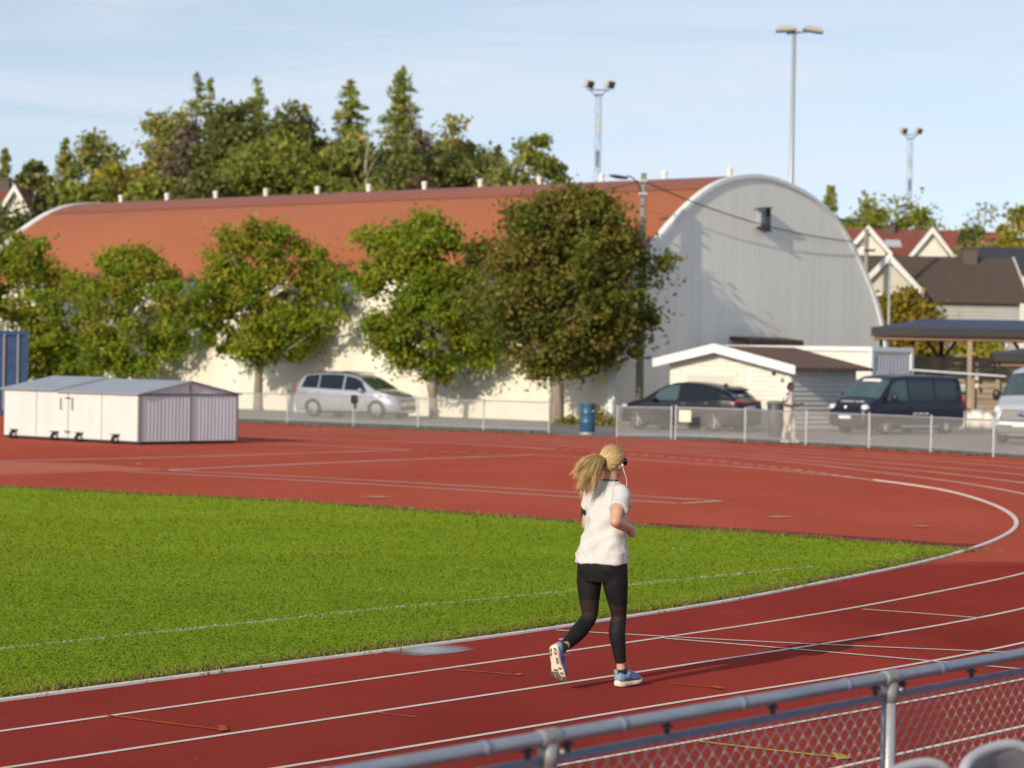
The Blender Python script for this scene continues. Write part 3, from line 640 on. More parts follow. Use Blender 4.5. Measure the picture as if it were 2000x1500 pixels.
# row of trees along the hall: (trunk px, crown left, right, top, bottom, ...)
RG = 'trees in a row along the hall wall'
def row_tree(px, off, xl, xr, yt, yb, seed, pal, nleaf, label, ncl, rc, trunk=.16, lobes=.35, size=.084, shape=.85):
    # place along a line a fixed distance in front of the hall wall
    n_ = -hg; base = HC[:2] + n_ * off; d = ray(px, 750)[:2]; A_ = np.c_[d, -hax]; s_ = np.linalg.solve(A_, base); loc = d * s_[0]
    Y = loc[1]; top = at(px, yt, Y)[2]; bot = at(px, yb, Y)[2]; rx = (xr - xl) / 2 / FPX * Y * .96; cx = ((xl + xr) / 2 - px) / FPX * Y
    hc = top - bot
    return deciduous('maple_tree', label, (loc[0], loc[1], -.02), top - .45, rx, bot + .35, seed, pal, int(nleaf * 2.9), size, RG, int(ncl * 1.7), rc * .85, ry=min(rx * .62, 1.9), trunk=trunk, lobes=lobes, shape=shape, lean=(cx / hc * 1.0, 0), core=.2, barrel=True)
row_tree(1088, 2.6, 938, 1294, 362, 726, 11, 'rowdark', 17000, 'largest dark olive tree in front of the hall corner', 150, .72, .27, .25, size=.086, shape=.8)
row_tree(849, 2.2, 650, 922, 425, 735, 12, 'row', 10500, 'green tree behind the front of the silver car', 95, .62, .18)
row_tree(505, 2.2, 362, 672, 436, 708, 13, 'row', 10500, 'broad green tree with forked trunk left of the silver car', 92, .62, .20, .45)
row_tree(232, 2.2, 130, 395, 482, 742, 14, 'row', 8200, 'thin gappy tree rising behind the low metal shed', 70, .56, .12, .55)
row_tree(85, 2.2, -105, 150, 458, 745, 15, 'row', 10000, 'yellowish green tree beside the blue container', 88, .60, .18, .4)

def tz(x, y): return terr(x, y)
FG = 'trees on the hillside behind the hall'
def far_tree(kind, px, yt, wpx, Y, label, seed, pal='olive', ybot=None, **k):
    X = at(px, 400, Y)[0]; z0 = tz(X, Y) - .1; top = at(px, yt, Y)[2]; h = top - z0; rad = wpx / 2 / FPX * Y * (1.6 if kind == 's' else 1.3)
    if kind == 's': return conifer(k.pop('name', 'spruce_tree'), label, (X, Y, z0), h, rad, k.pop('zb', min(1.2, h * .12)), seed, pal, group=FG, **k)
    n = int(k.pop('n', 2600) * 1.9); zb = k.pop('zb', None); zb = zb if zb is not None else h * .18
    return deciduous(k.pop('name', 'broadleaf_tree'), label, (X, Y, z0), h, rad, zb, seed, pal, n, k.pop('size', .165), FG, k.pop('ncl', 60), k.pop('rc', rad * .36), trunk=k.pop('trunk', .16), **k)
ft = far_tree
ft('s', 8, 288, 44, 168, 'narrow spruce at the left edge above the white house', 31, power=.7)
ft('s', 66, 314, 92, 160, 'dense dark conifer beside the white gabled house', 32, 'dark', power=.5, size=.4)
ft('d', 88, 312, 34, 176, 'slim light green tree tucked behind the dense dark conifer', 33, 'olive', name='poplar_tree', n=900, shape=.5)
ft('s', 126, 268, 84, 166, 'bluish spruce standing alone left of the hillside wood', 34, power=.75, sparse=.12)
ft('d', 198, 250, 96, 170, 'tall open pine with gaps between its branches', 35, 'birch', name='pine_tree', n=1500, ncl=26, rc=.75, lobes=.6)
ft('d', 232, 300, 86, 163, 'bright yellow green shrub tree near the hall end', 36, 'yellow', name='maple_tree', n=1700, zb=.5)
ft('d', 262, 322, 66, 160, 'orange tinged small tree above the hall roof', 37, 'orange', name='maple_tree', n=1500, zb=.5)
ft('d', 325, 205, 112, 172, 'tall grey green birch at the left end of the wood', 138, 'birch', name='birch_tree', n=3600, zb=2, shape=.55, lobes=.5, ncl=80, rc=.8)
ft('d', 357, 225, 84, 168, 'bare brownish tree leaning across the birch', 39, 'bare', name='bare_tree', n=1300, size=.13, shape=.5, lean=(.10, 0), ncl=60, zb=3)
ft('s', 382, 138, 78, 176, 'thin spruce with sparse grey top', 40, sparse=.45, top_sparse=.22, power=.6)
ft('s', 408, 150, 66, 178, 'gappy spruce close to the sparse grey topped one', 41, sparse=.25, top_sparse=.2, power=.6)
ft('d', 452, 173, 126, 166, 'dense round topped olive pine in the wood', 42, 'dark', name='pine_tree', n=5200, zb=1, shape=.55, ncl=110, lobes=.22, rc=.85)
ft('s', 497, 147, 88, 174, 'spruce with open crown left of the dark twin pines', 43, sparse=.3, top_sparse=.15, power=.62)
ft('d', 560, 202, 104, 170, 'dark compact pine, larger of the twin pines', 44, 'dark', name='pine_tree', n=4200, zb=1, shape=.5, ncl=80, lobes=.3, rc=.8)
ft('d', 606, 216, 72, 172, 'dark narrow pine, smaller of the twin pines', 45, 'dark', name='pine_tree', n=2600, zb=1, shape=.5, ncl=60, rc=.7)
ft('d', 634, 250, 52, 173, 'small dark pine right of the twin pines', 46, 'dark', name='pine_tree', n=1600, zb=1, ncl=40)
ft('d', 498, 268, 150, 158, 'wide olive birch with drooping branches in front of the wood', 47, 'olive', name='birch_tree', n=5200, zb=.3, ncl=110, rc=.9)
ft('d', 584, 266, 130, 157, 'rounded light green birch in front of the twin pines', 48, 'olive', name='birch_tree', n=4600, zb=.3, ncl=100, rc=.9)
ft('s', 681, 156, 116, 172, 'broad spruce left of the tallest spruce', 49, sparse=.08, power=.62)
ft('d', 668, 252, 116, 160, 'yellowing birch at the foot of the broad spruce', 50, 'birch', name='birch_tree', n=3600, zb=.3, ncl=80, rc=.8)
ft('s', 782, 126, 128, 168, 'tallest spruce, rising highest above the hall', 51, power=.72, top_sparse=.12)
ft('d', 772, 268, 150, 160, 'dark green leafy tree at the base of the tallest spruce', 52, 'dark', n=4600, zb=.3, ncl=90, rc=.85)
ft('d', 826, 250, 66, 166, 'brownish conifer clinging to the right of the tallest spruce', 53, 'bare', name='conifer_tree', n=1500, zb=1, shape=.4, ncl=50)
ft('d', 852, 282, 70, 162, 'shadowy dark shrub tree between spruce and pale lime', 54, 'dark', n=2200, zb=.3)
ft('d', 894, 228, 136, 176, 'airy pale lime tree with sky showing through', 55, 'birch', name='lime_tree', n=3200, zb=2, ncl=70, rc=.8, lobes=.5, shape=.7)
ft('d', 905, 290, 100, 164, 'bluish green bush below the airy lime', 56, 'dark', n=2600, zb=.3)
ft('s', 970, 285, 74, 170, 'short conifer between the lime and the rightmost leafy tree', 57, 'dark', power=.6)
ft('d', 1043, 250, 98, 172, 'leafy tree with ragged crown at the right end of the wood', 58, 'olive', name='lime_tree', n=3000, zb=1.6, ncl=60, rc=.8, lobes=.45)
ft('d', 300, 335, 110, 156, 'low bush on the hillside under the grey birch', 59, 'olive', name='bush', n=2200, zb=.2)
ft('d', 392, 330, 100, 154, 'dark low bush under the leaning bare tree', 60, 'dark', name='bush', n=2200, zb=.2)
ft('d', 712, 345, 110, 154, 'light green hazel bush beside the dead pale trunk', 61, 'olive', name='bush', n=2000, zb=.2)
ft('d', 815, 352, 70, 155, 'reddish bush above the hall ridge', 62, [(.17, .07, .04), (.2, .1, .05), (.12, .07, .03), (.15, .1, .04)], name='bush', n=1200, zb=.2)
ft('d', 985, 325, 110, 158, 'brown green bush between short conifer and leafy tree', 63, 'birch', name='bush', n=2200, zb=.2)
ft('d', 160, 360, 130, 158, 'green bush behind the far end of the roof', 64, 'olive', name='bush', n=2200, zb=.2)
ft('d', 22, 394, 150, 142, 'dark hedge bush in front of the white gabled house', 65, 'dark', name='bush', n=3200, zb=.2)
# dead pale trunk
X = at(717, 300, 158)[0]; z0 = tz(X, 158); dt_ = thing('dead_tree', 'pale dead trunk with bare stubby branches in front of the wood', 'tree', (X, 158, z0), 0, FG); hh = at(717, 262, 158)[2] - z0
mb = MB(); mb.tube([(0, 0, 0), (.05, 0, hh * .4), (-.08, 0, hh * .75), (.1, 0, hh)], [.16, .13, .09, .03], 7)
for a, b in [((0, hh * .35), (-1.0, hh * .42)), ((0, hh * .5), (-.9, hh * .72)), ((0, hh * .6), (.8, hh * .85)), ((0, hh * .42), (.7, hh * .55)), ((0, hh * .2), (-1.3, hh * .27))]: mb.tube(limb_curve(np.random.default_rng(int(b[1] * 10)), (a[0], 0, a[1]), (b[0], .2, b[1]), .05), [.06, .05, .04, .03, .015], 5)
mb.build('trunk', M_palebark, dt_)
# right hand vegetation
ft('s', 1622, 362, 62, 150, 'small spruce peeking out behind the hall gable', 70, power=.7, name='spruce_tree')
ft('d', 1738, 408, 170, 190, 'wide flat topped tree behind the red roofs', 71, 'olive', n=7000, zb=1, ncl=140, rc=.9, lobes=.12, barrel=True)
ft('d', 1830, 440, 70, 196, 'pale thin tree between the red roofs and the birch', 72, 'birch', n=900, zb=2)
ft('d', 1902, 410, 80, 178, 'light birch with open crown above the dark roof', 73, 'birch', name='birch_tree', n=1500, zb=2, ncl=36, rc=.75, lobes=.5)
ft('s', 1883, 446, 34, 160, 'dark column shaped conifer in front of the open birch', 74, 'dark', power=.4, name='cypress_tree')
ft('d', 1978, 416, 104, 176, 'yellow green tree at the right edge of the skyline', 75, 'yellow', name='maple_tree', n=3000, zb=1, ncl=70)
ft('d', 1985, 478, 50, 165, 'small bright yellow bush below the skyline tree', 76, 'yellow', name='bush', n=700, zb=.3)
ft('d', 1777, 562, 128, 122, 'round golden green thuja in front of the beige gable', 77, 'thuja', name='thuja_bush', n=7000, zb=.2, ncl=120, rc=.75, lobes=.15, shape=.7, size=.13)
ft('d', 1925, 655, 100, 112, 'pale grassy shrub behind the plank fence', 78, 'yellow', name='bush', n=1800, zb=.1, size=.12)

# weeds at the foot of the hall wall
for px, yb_, hh, lb, sd in [(1163, 826, .85, 'tall dry weed tuft by the hall wall behind the blue barrel', 81), (1112, 828, .35, 'low yellow weeds at the foot of the largest tree', 82), (1185, 830, .4, 'small green weed clump at the hall corner', 83)]:
    P_ = gnd(px, yb_); r = np.random.default_rng(sd); root = thing('weed_tuft', lb, 'weed', (P_[0], P_[1], -.02)); n_ = 700; c_ = r.normal(0, .28, (n_, 2)) * [1.0, .5]; hz = hh * r.random(n_) ** .6 * np.exp(-(c_[:, 0] / .5) ** 2)
    Pn = np.c_[c_, hz * r.random(n_)]; np_mesh('leaves', leaf_quads(Pn, .05, r=r), np.arange(n_ * 4).reshape(-1, 4), M_leaf, np.repeat(np.array([(.30, .26, .07), (.36, .28, .10), (.16, .19, .04)])[r.integers(0, 3, n_)], 4, 0), root)
    mb = MB()
    for k in range(9): a_ = r.normal(0, .2, 2); mb.tube([(a_[0] * .5, a_[1] * .3, 0), (a_[0], a_[1] * .6, hh * r.uniform(.6, 1))], .008, 4)
    mb.build('stem', M_bark, root)
# ================================================================== houses
M_wallw = mat('house_white_boards', (.78, .74, .65), .6, c2=(.72, .68, .58), nscale=1, lines=('Z', .18, .4))
M_wallb = mat('house_beige_boards', (.64, .59, .49), .65, c2=(.58, .53, .44), nscale=1, lines=('Z', .18, .4))
M_wallg = mat('house_grey_boards', (.42, .41, .38), .65, c2=(.36, .35, .33), nscale=1, lines=('Z', .2, .4))
M_tred = mat('red_tiles', (.27, .075, .045), .7, c2=(.20, .058, .038), nscale=3, lines=('Y', .32, .8))
M_tbrown = mat('brown_tiles', (.095, .065, .047), .75, c2=(.07, .05, .037), nscale=3, lines=('Y', .32, .8))
M_tblack = mat('black_tiles', (.030, .032, .038), .6, c2=(.045, .045, .05), nscale=3, lines=('Y', .32, .8))
M_brick = mat('chimney_brick', (.09, .065, .055), .85, c2=(.13, .10, .085), nscale=6)
M_win = mat('window_pane', (.03, .05, .06), .06, spec=.9)
def roof_slabs(x0, x1, y0, y1, ze, zr, th=.14, oh=.4):
    """two slabs of a gable roof whose ridge runs along x"""
    mb = MB(); ym = (y0 + y1) / 2; k = (zr - ze) / (ym - y0)
    for s_, ye in ((-1, y0 - oh), (1, y1 + oh)):
        zee = ze - k * oh
        mb.prism([(x0 - oh, ye, zee), (x1 + oh, ye, zee), (x1 + oh, ym, zr), (x0 - oh, ym, zr)], (0, 0, th))
    return mb
def house(name, label, pxl, pxr, Y, depth, y_eave, y_ridge, wallm, roofm, trimm, gables=(), rz=0.0, base=None, chim=(), skyl=(), wins=()):
    """main body with the ridge across the view; gables = (px peak, px half width, y peak, y foot) cross wings facing the camera"""
    xm = (pxl + pxr) / 2; P0 = at(xm, y_eave, Y); X0 = P0[0]; zb = tz(X0, Y + 3) - .6 if base is None else base
    root = thing(name, label, 'house', (X0, Y, zb), rz)
    hw = (pxr - pxl) / 2 / FPX * Y; ze = P0[2] - zb; zr = at(xm, y_ridge, Y + depth / 2)[2] - zb
    mb = MB(); mb.prism([(-hw, 0, 0), (-hw, 0, ze), (-hw, depth / 2, zr - .05), (-hw, depth, ze), (-hw, depth, 0)], (2 * hw, 0, 0)); mb.build('wall', wallm, root)
    rf = roof_slabs(-hw, hw, 0, depth, ze, zr).build('roof', roofm, root)
    for px, yy in chim:
        c = at(px, yy, Y + depth * .45); mb = MB(); xx = c[0] - X0; mb.box((xx, depth * .45, (zr - .8 + c[2] - zb) / 2), (.75, .75, c[2] - zb - zr + .8 + 1e-3)); mb.box((xx, depth * .45, c[2] - zb + .05), (.9, .9, .1)); mb.build('chimney', M_brick, rf)
    for px, yy in skyl:
        t_ = .45; mb = MB(); xx = at(px, yy, Y)[0] - X0; mb.box((xx, depth / 2 * t_, ze + (zr - ze) * t_ + .17), (1.0, 1.0, .06), rot=Matrix.Rotation(math.atan2(zr - ze, depth / 2), 3, 'X')); mb.build('skylight', M_lamp, rf)
    for sx in (-1, 1):
        mb = MB(); ex = sx * (hw + .43)
        for s_, (ya, yb_) in enumerate(((-.4, depth / 2), (depth + .4, depth / 2))):
            zz = ze - (zr - ze) / (depth / 2) * .4
            mb.prism([(ex, ya, zz - .12), (ex, ya, zz + .2), (ex, yb_, zr + .2), (ex, yb_, zr - .12)], (sx * .06, 0, 0))
        mb.build('bargeboard', trimm, root)
    for gi, (px, hwpx, yp, yf, gw, gr) in enumerate(gables):
        fy = -1.0 - .02 * gi; p = at(px, yp, Y + fy); gx = p[0] - X0; gh = hwpx / FPX * Y; zp = p[2] - zb; zf = at(px, yf, Y + fy)[2] - zb; ze2 = zf + .15
        mb = MB(); mb.prism([(gx - gh + .35, fy, 0), (gx + gh - .35, fy, 0), (gx + gh - .35, fy, ze2 + .1), (gx, fy, zp - .22), (gx - gh + .35, fy, ze2 + .1)], (0, -fy + .3, 0)); mb.build('gable_wall', gw, root)
        mb = MB(); back = depth / 2 * max(min((zp - ze) / max(zr - ze, .1), 1), .3)
        for s_ in (-1, 1): mb.prism([(gx + s_ * gh, fy - .22, zf), (gx + s_ * gh, back * .4, zf), (gx, back, zp), (gx, fy - .22, zp)], (0, 0, .14))
        mb.build('gable_roof', gr, root)
        mb = MB()
        for s_ in (-1, 1): mb.prism([(gx + s_ * (gh + .05), fy - .29, zf - .16), (gx + s_ * (gh + .05), fy - .29, zf + .20), (gx, fy - .29, zp + .2), (gx, fy - .29, zp - .22)], (0, -.07, 0))
        mb.build('bargeboard', trimm, root)
    for px, yy, wp, hp, dy in wins:
        c = at(px, yy, Y + dy); mb = MB(); ww, hh_ = wp / FPX * Y, hp / FPX * Y; cx, cz = c[0] - X0, c[2] - zb
        mb.box((cx, dy - .03, cz), (ww + .24, .08, hh_ + .24)); fr = mb.build('window', M_white, root); mb = MB(); mb.box((cx, dy - .075, cz), (ww, .03, hh_)); mb.build('pane', M_win, fr)
    return root
house('house', 'brown roofed house with a beige gable and white bargeboards', 1662, 1992, 138, 9, 583, 506, M_wallg, M_tbrown, M_white, [(1735, 66, 502, 574, M_wallb, M_tbrown)], chim=[(1893, 487)], wins=[(1717, 584, 9, 13, -1.0), (1952, 668, 22, 26, 0), (1904, 664, 14, 26, 0)])
house('house', 'red roofed house with two white gables behind the brown roof', 1640, 1878, 166, 8, 505, 452, M_wallw, M_tred, M_white, [(1695, 46, 446, 500, M_wallw, M_tred), (1820, 44, 449, 507, M_wallw, M_tred)], chim=[(1735, 443)], skyl=[(1752, 490)])
house('house', 'distant red tiled house with a grey white gable at the skyline', 1850, 1972, 200, 8, 496, 456, M_wallw, M_tred, M_tred, [(1938, 30, 460, 490, mat('gable_grey', (.55, .57, .62), .6), M_tred)])
house('house', 'low house with black tiled roof and one white bargeboard', 1915, 2060, 156, 9, 530, 488, M_wallw, M_tblack, M_white)
house('house', 'house with a nearly black roof hidden beside the arched gable', 1615, 1688, 205, 8, 462, 430, M_wallw, M_tblack, M_tblack)
house('house', 'white gabled house with red roof at the left edge', -70, 34, 156, 8, 432, 368, M_wallw, M_tred, M_white, [(30, 32, 366, 424, M_wallw, M_tred)], chim=[(8, 352)])
house('house', 'dark roofed house left of the hall roof', 58, 136, 164, 8, 420, 384, M_wallb, M_tblack, M_tblack)

# ================================================================== sheds, container building, carports
M_shade = mat('shed_shaded_boards', (.72, .715, .70), .6, c2=(.66, .655, .64), nscale=2, lines=('Z', .16, .5))  # white shed's side walls: their shade is put into the board colour
M_cream = mat('shed_white_boards', (.78, .75, .66), .55, c2=(.72, .68, .58), nscale=1.2, lines=('Z', .16, .35))
M_felt = mat('brown_felt', (.155, .085, .06), .8, c2=(.12, .065, .048), nscale=3)
# frame of the hall: local x along its gable (to the right, away), local y along its length (to the left, away)
def hall_frame(name, label, cat, px, Y, **k): P_ = at(px, 750, Y); return thing(name, label, cat, (P_[0], P_[1], 0), HA, **k)
sh = hall_frame('garden_shed', 'white gabled shed with brown roof behind the black car', 'shed', 1545, 89)
W_, D_, PK = 5.25, 3.7, 2.95; ze, zr = 2.12, 2.72; sl_ = (zr - ze) / PK; zl = zr - sl_ * (W_ - PK)
mb = MB(); mb.prism([(0, 0, 0), (0, W_, 0), (0, W_, zl), (0, PK, zr), (0, 0, ze)], (.12, 0, 0)); mb.build('front_wall', M_cream, sh)
mb = MB(); mb.box((D_ / 2 + .06, .06, ze / 2), (D_ - .13, .12, ze)); mb.box((D_ / 2 + .06, W_ - .06, zl / 2), (D_ - .13, .12, zl)); mb.prism([(D_, 0, 0), (D_, W_, 0), (D_, W_, zl), (D_, PK, zr), (D_, 0, ze)], (-.1, 0, 0)); mb.build('side_wall', M_shade, sh)
mb = MB()
for ya, za in ((-.45, ze - sl_ * .45), (W_ + .35, zl - sl_ * .35)): mb.prism([(-.4, ya, za), (D_ + .35, ya, za), (D_ + .35, PK, zr), (-.4, PK, zr)], (0, 0, .1))
mb.build('roof', M_felt, sh)
mb = MB()
for ya, za in ((-.5, ze - sl_ * .5), (W_ + .4, zl - sl_ * .4)): mb.prism([(-.48, ya, za - .12), (-.48, ya, za + .17), (-.48, PK, zr + .17), (-.48, PK, zr - .14)], (.07, 0, 0))
mb.build('fascia', M_trim, sh)
mb = MB(); mb.box((-.03, 3.4, 1.0), (.06, 2.3, 1.95)); gd = mb.build('garage_door', M_cream, sh)
mb = MB(); mb.box((-.05, 3.4, 1.62), (.04, 2.1, .34)); mb.build('glazing', mat('frosted_panel', (.60, .58, .50), .5), gd)
for yy in (.12, 1.7, 4.85): mb = MB(); mb.box((-.02, yy, 1.0), (.05, .12, 2.0)); mb.build('trim_board', M_trim, sh)
mb = MB(); mb.ell((-.62, .25, ze - .2), (.08, .08, .08)); mb.build('wall_lamp', M_blackpl, sh)

cb = hall_frame('site_cabin', 'long white container cabin with a ribbed end behind the van', 'cabin', 1700, 94)
M_cabw = mat('cabin_white', (.80, .78, .70), .5, c2=(.74, .71, .62), nscale=.9); M_cabe = mat('cabin_end', (.56, .58, .66), .5, c2=(.50, .52, .58), nscale=2, lines=('X', .2, .7))
mb = MB(); mb.box((1.2, 3.2, 1.38), (2.38, 6.4, 2.7)); mb.build('body', M_cabw, cb)
mb = MB(); mb.box((1.2, -.025, 1.35), (2.1, .05, 2.45)); en = mb.build('end_wall', M_cabe, cb); mb = MB(); mb.box((.62, -.07, 1.05), (.85, .05, 1.95)); mb.build('door', mat('cabin_door', (.60, .62, .68), .5), en)
mb = MB(); mb.box((1.2, 3.2, 2.81), (2.56, 6.6, .16)); mb.build('roof', M_trim, cb)
for xx in (-.02, 2.42): 
    for yy in (-.04, 6.42): mb = MB(); mb.box((xx, yy, 1.36), (.14, .14, 2.72)); mb.build('corner_post', M_trim, cb)

M_timber = mat('weathered_timber', (.40, .31, .22), .85, c2=(.28, .22, .16), nscale=4, stretch=(1, 1, .2), bump=.3, bscale=20)
M_pine = mat('pine_timber', (.34, .20, .11), .7, c2=(.28, .16, .09), nscale=5, stretch=(.2, 1, 1))
M_plank = mat('grey_planks', (.44, .36, .28), .85, c2=(.30, .24, .185), nscale=2.5, stretch=(.15, 1, 1), lines=('Z', .2, .9), bump=.3, bscale=15)
M_feltblue = mat('blue_black_felt', (.055, .075, .15), .8, c2=(.048, .064, .125), nscale=3)
M_fascia = mat('black_fascia', (.022, .021, .022), .6)
def carport(label, pxl, pxr, yf, yt, Y, depth, hh, name='carport'):
    a, b = at(pxl, 700, Y), at(pxr, 700, Y); root = thing(name, label, name, (a[0], Y, 0), R(-7.7)); Wd = b[0] - a[0]
    zf = at(pxl + 60, yf, Y)[2]; zt = at(pxl + 100, yt, Y + depth * .5)[2]
    rx = 1.9
    mb = MB(); mb.add([(0, 0, zf), (Wd, 0, zf), (Wd, depth, zf), (0, depth, zf), (rx, depth * .5, zt), (Wd, depth * .5, zt)], [(0, 1, 5, 4), (2, 3, 4, 5), (3, 0, 4), (3, 2, 1, 0)]); mb.build('roof', M_feltblue, root)
    mb = MB(); mb.box((Wd / 2, -.02, zf - .14), (Wd + .06, .05, .30)); mb.box((-.02, depth / 2, zf - .14), (.05, depth, .30)); mb.build('fascia', M_fascia, root)
    mb = MB(); mb.box((Wd / 2, .25, zf - .36), (Wd - .1, .12, .16)); mb.box((Wd / 2, depth - .3, zf - .36), (Wd - .1, .12, .16)); mb.build('beam', M_pine, root)
    return root, zf, Wd
cp, zf, Wd = carport('wide open carport with dark blue roof on timber posts', 1703, 2080, 640, 623, 97, 5.5, 3.5)
for px, yy, m, t_ in [(1889, .3, M_timber, .16), (1714, .9, M_fascia, .13), (2060, .3, M_timber, .16)]:
    xx = at(px, 700, 97 + yy)[0] - cp.location.x; mb = MB(); mb.box((xx, yy, (zf - .3) / 2), (t_, t_, zf - .3)); mb.build('post', m, cp)
for px in (1802, 1969):
    xx = at(px, 700, 102)[0] - cp.location.x; mb = MB(); mb.box((xx, 5.1, (zf - .3) / 2), (.15, .15, zf - .3)); mb.tube([(xx, 5.1, zf - 1.2), (xx - .55, 5.1, zf - .42)], .06, 6); mb.tube([(xx, 5.1, zf - 1.2), (xx + .55, 5.1, zf - .42)], .06, 6); mb.build('post', M_fascia, cp)
c2, zf2, W2 = carport('low stall canopy with dark roof and slanting brace at the right edge', 1944, 2110, 690, 672, 90, 4.0, 2.7, 'canopy')
mb = MB(); mb.tube([(.12, .2, zf2 - .32), (.2, .2, zf2 - .6), (.75, .2, zf2 - 1.0), (1.0, .2, zf2 - 1.1)], .05, 6); mb.build('brace', M_fascia, c2)
mb = MB(); mb.box((1.3, 1.2, (zf2 - .3) / 2), (1.0, .12, zf2 - .3)); mb.build('back_panel', M_pine, c2)
mb = MB(); mb.box((.95, .3, (zf2 - .3) / 2), (.12, .12, zf2 - .3)); mb.build('post', M_pine, c2)

# plank fence behind the vans
pf = thing('plank_fence', 'tall weathered plank fence under the carport', 'fence', (at(1776, 700, 100)[0], 100, 0))
Wf = at(1990, 700, 100)[0] - pf.location.x; mb = MB()
for k in range(11): mb.box((Wf / 2, .06 + .01 * (k % 2), .14 + k * .235), (Wf, .04, .215))
mb.build('board', M_plank, pf)
for px in (1801, 1850, 1897, 1948): mb = MB(); mb.box((at(px, 700, 100)[0] - pf.location.x, -.06, 1.33), (.17 if px != 1897 else .26, .14, 2.66)); mb.build('post', M_timber, pf)
# tall mesh fence in front of the planks
tf = thing('mesh_fence', 'tall thin wire fence with pipe rail in front of the plank fence', 'fence', (at(1776, 700, 94)[0], 94, 0)); mb = MB()
a = at(1776, 722, 94); b = at(1995, 737, 92.5)
mb.tube([(0, 0, a[2]), (b[0] - a[0], -1.5, b[2])], .035, 6); mb.build('rail', M_galv, tf)
for px in (1889, 1779): t_ = (px - 1776) / 219; xx = (b[0] - a[0]) * t_; mb = MB(); mb.tube([(xx, -1.5 * t_, 0), (xx, -1.5 * t_, a[2] + (b[2] - a[2]) * t_)], .03, 6); mb.build('post', M_dark, tf)
# string of white plates, sign, bags
sg = thing('sign_board', 'small white sign on the plank fence behind the navy van', 'sign', tuple(at(1878, 758, 99.7))); mb = MB(); mb.box((0, 0, 0), (.42, .03, .24), bev=.01); mb.build('panel', M_white, sg); mb = MB(); mb.box((0, -.02, -.06), (.3, .012, .03)); mb.box((0, -.02, .03), (.34, .012, .04)); mb.build('print', M_galvblue, sg)
for k, y in enumerate((711, 724, 738, 754)):
    q = at(1908, y, 99.72); o = MB().ell((0, 0, 0), (.075, .04, .11), 10, 6).build('float_buoy', M_white, None, True); o.location = q
    tag(o, ['top', 'second', 'third', 'lowest'][k] + ' white float hung in a column on the plank fence', 'float', 'white floats hung on the fence')
M_bag = mat('white_sack', (.80, .78, .74), .6, c2=(.68, .66, .62), nscale=5, bump=.6, bscale=4)
for k, (px, yb_, sx, sz) in enumerate([(1886, 833, .55, .55), (1908, 834, .6, .62), (1927, 835, .5, .52)]):
    P_ = gnd(px, yb_); Y = 96.6; q = at(px, 830, Y); mb = MB(); mb.ell((0, 0, sz * .5), (sx * .62, .45, sz * .62), 16, 10)
    o = mb.build('bulk_bag', M_bag, None, True, 1); me = o.data
    for v in me.vertices: v.co += Vector((mnoise.noise(v.co * 3 + Vector((k * 7, 0, 0))), mnoise.noise(v.co * 3 + Vector((0, 5 + k, 0))), mnoise.noise(v.co * 4))) * .10; v.co.z = max(v.co.z, 0)
    o.location = (q[0], Y - .2 * k, 0); tag(o, ['white bulk bag beside the rear of the navy van', 'tallest white bulk bag, middle of three by the wire fence', 'white bulk bag next to the silver van'][k], 'bag', 'white bulk bags by the fence')
# blue container at the left
P_ = at(54, 700, 93); bc = thing('shipping_container', 'tall blue shipping container at the left edge', 'container', (P_[0], 93, 0), R(15)); hC = at(40, 646, 93)[2]
M_blue = mat('container_blue', (.035, .085, .19), .45, c2=(.028, .065, .145), nscale=2, bump=.1, bscale=8)
mb = MB(); mb.box((-1.22, 3.03, hC / 2), (2.38, 6.0, hC - .05)); mb.build('body', M_blue, bc)
mb = MB(); mb.box((-.06, -.02, hC / 2), (.13, .16, hC)); mb.box((-2.38, -.02, hC / 2), (.13, .16, hC)); mb.box((-1.22, -.02, hC - .08), (2.2, .14, .15)); mb.box((-1.22, -.02, .1), (2.2, .14, .18)); mb.build('corner_frame', M_blue, bc)
for xx in (-.62, -1.8):
    mb = MB(); mb.box((xx, -.01, hC / 2), (1.08, .07, hC - .4)); d_ = mb.build('door', M_blue, bc)
    mb = MB()
    for z in (.6, 1.15, 1.7, 2.2): mb.box((xx, -.05, z), (1.0, .03, .06))
    mb.build('door_rib', M_blue, d_)
for xx in (-.34, -.82, -1.55, -2.05): mb = MB(); mb.tube([(xx, -.10, .15), (xx, -.10, hC - .12)], .028, 6); mb.build('lock_rod', mat('rod_grey', (.45, .42, .38), .5, .3) if xx == -.34 else MATS['rod_grey'], bc)

# ================================================================== low metal shed on wheels
HF = gnd(271, 869); ha = R(49)
ht = thing('mat_shed', 'low white metal shed on small wheels beside the track', 'shed', (HF[0], HF[1], 0), ha)   # local x: along its gable; local y: along its doors (to the left)
GW, LL, zE, zR, zB = 3.24, 5.25, 1.25, 1.56, .07
M_hutw = mat('shed_white_steel', (.68, .705, .685), .5, c2=(.62, .64, .62), nscale=1.4, stretch=(1, 1, .2), lines=('Y', .085, .25))
M_hutg = mat('shed_galvanised', (.70, .77, .80), .55, 0, c2=(.60, .655, .68), nscale=2.5, stretch=(1, 1, .15), lines=('X', .12, .3))
M_hutr = mat('shed_roof_zinc', (.43, .46, .52), .5, .35, c2=(.39, .42, .47), nscale=1.5)
mb = MB(); mb.box((GW / 2 + .02, LL / 2, (zB + zE) / 2), (GW - .06, LL - .04, zE - zB - .02)); mb.build('body', M_hutg, ht)
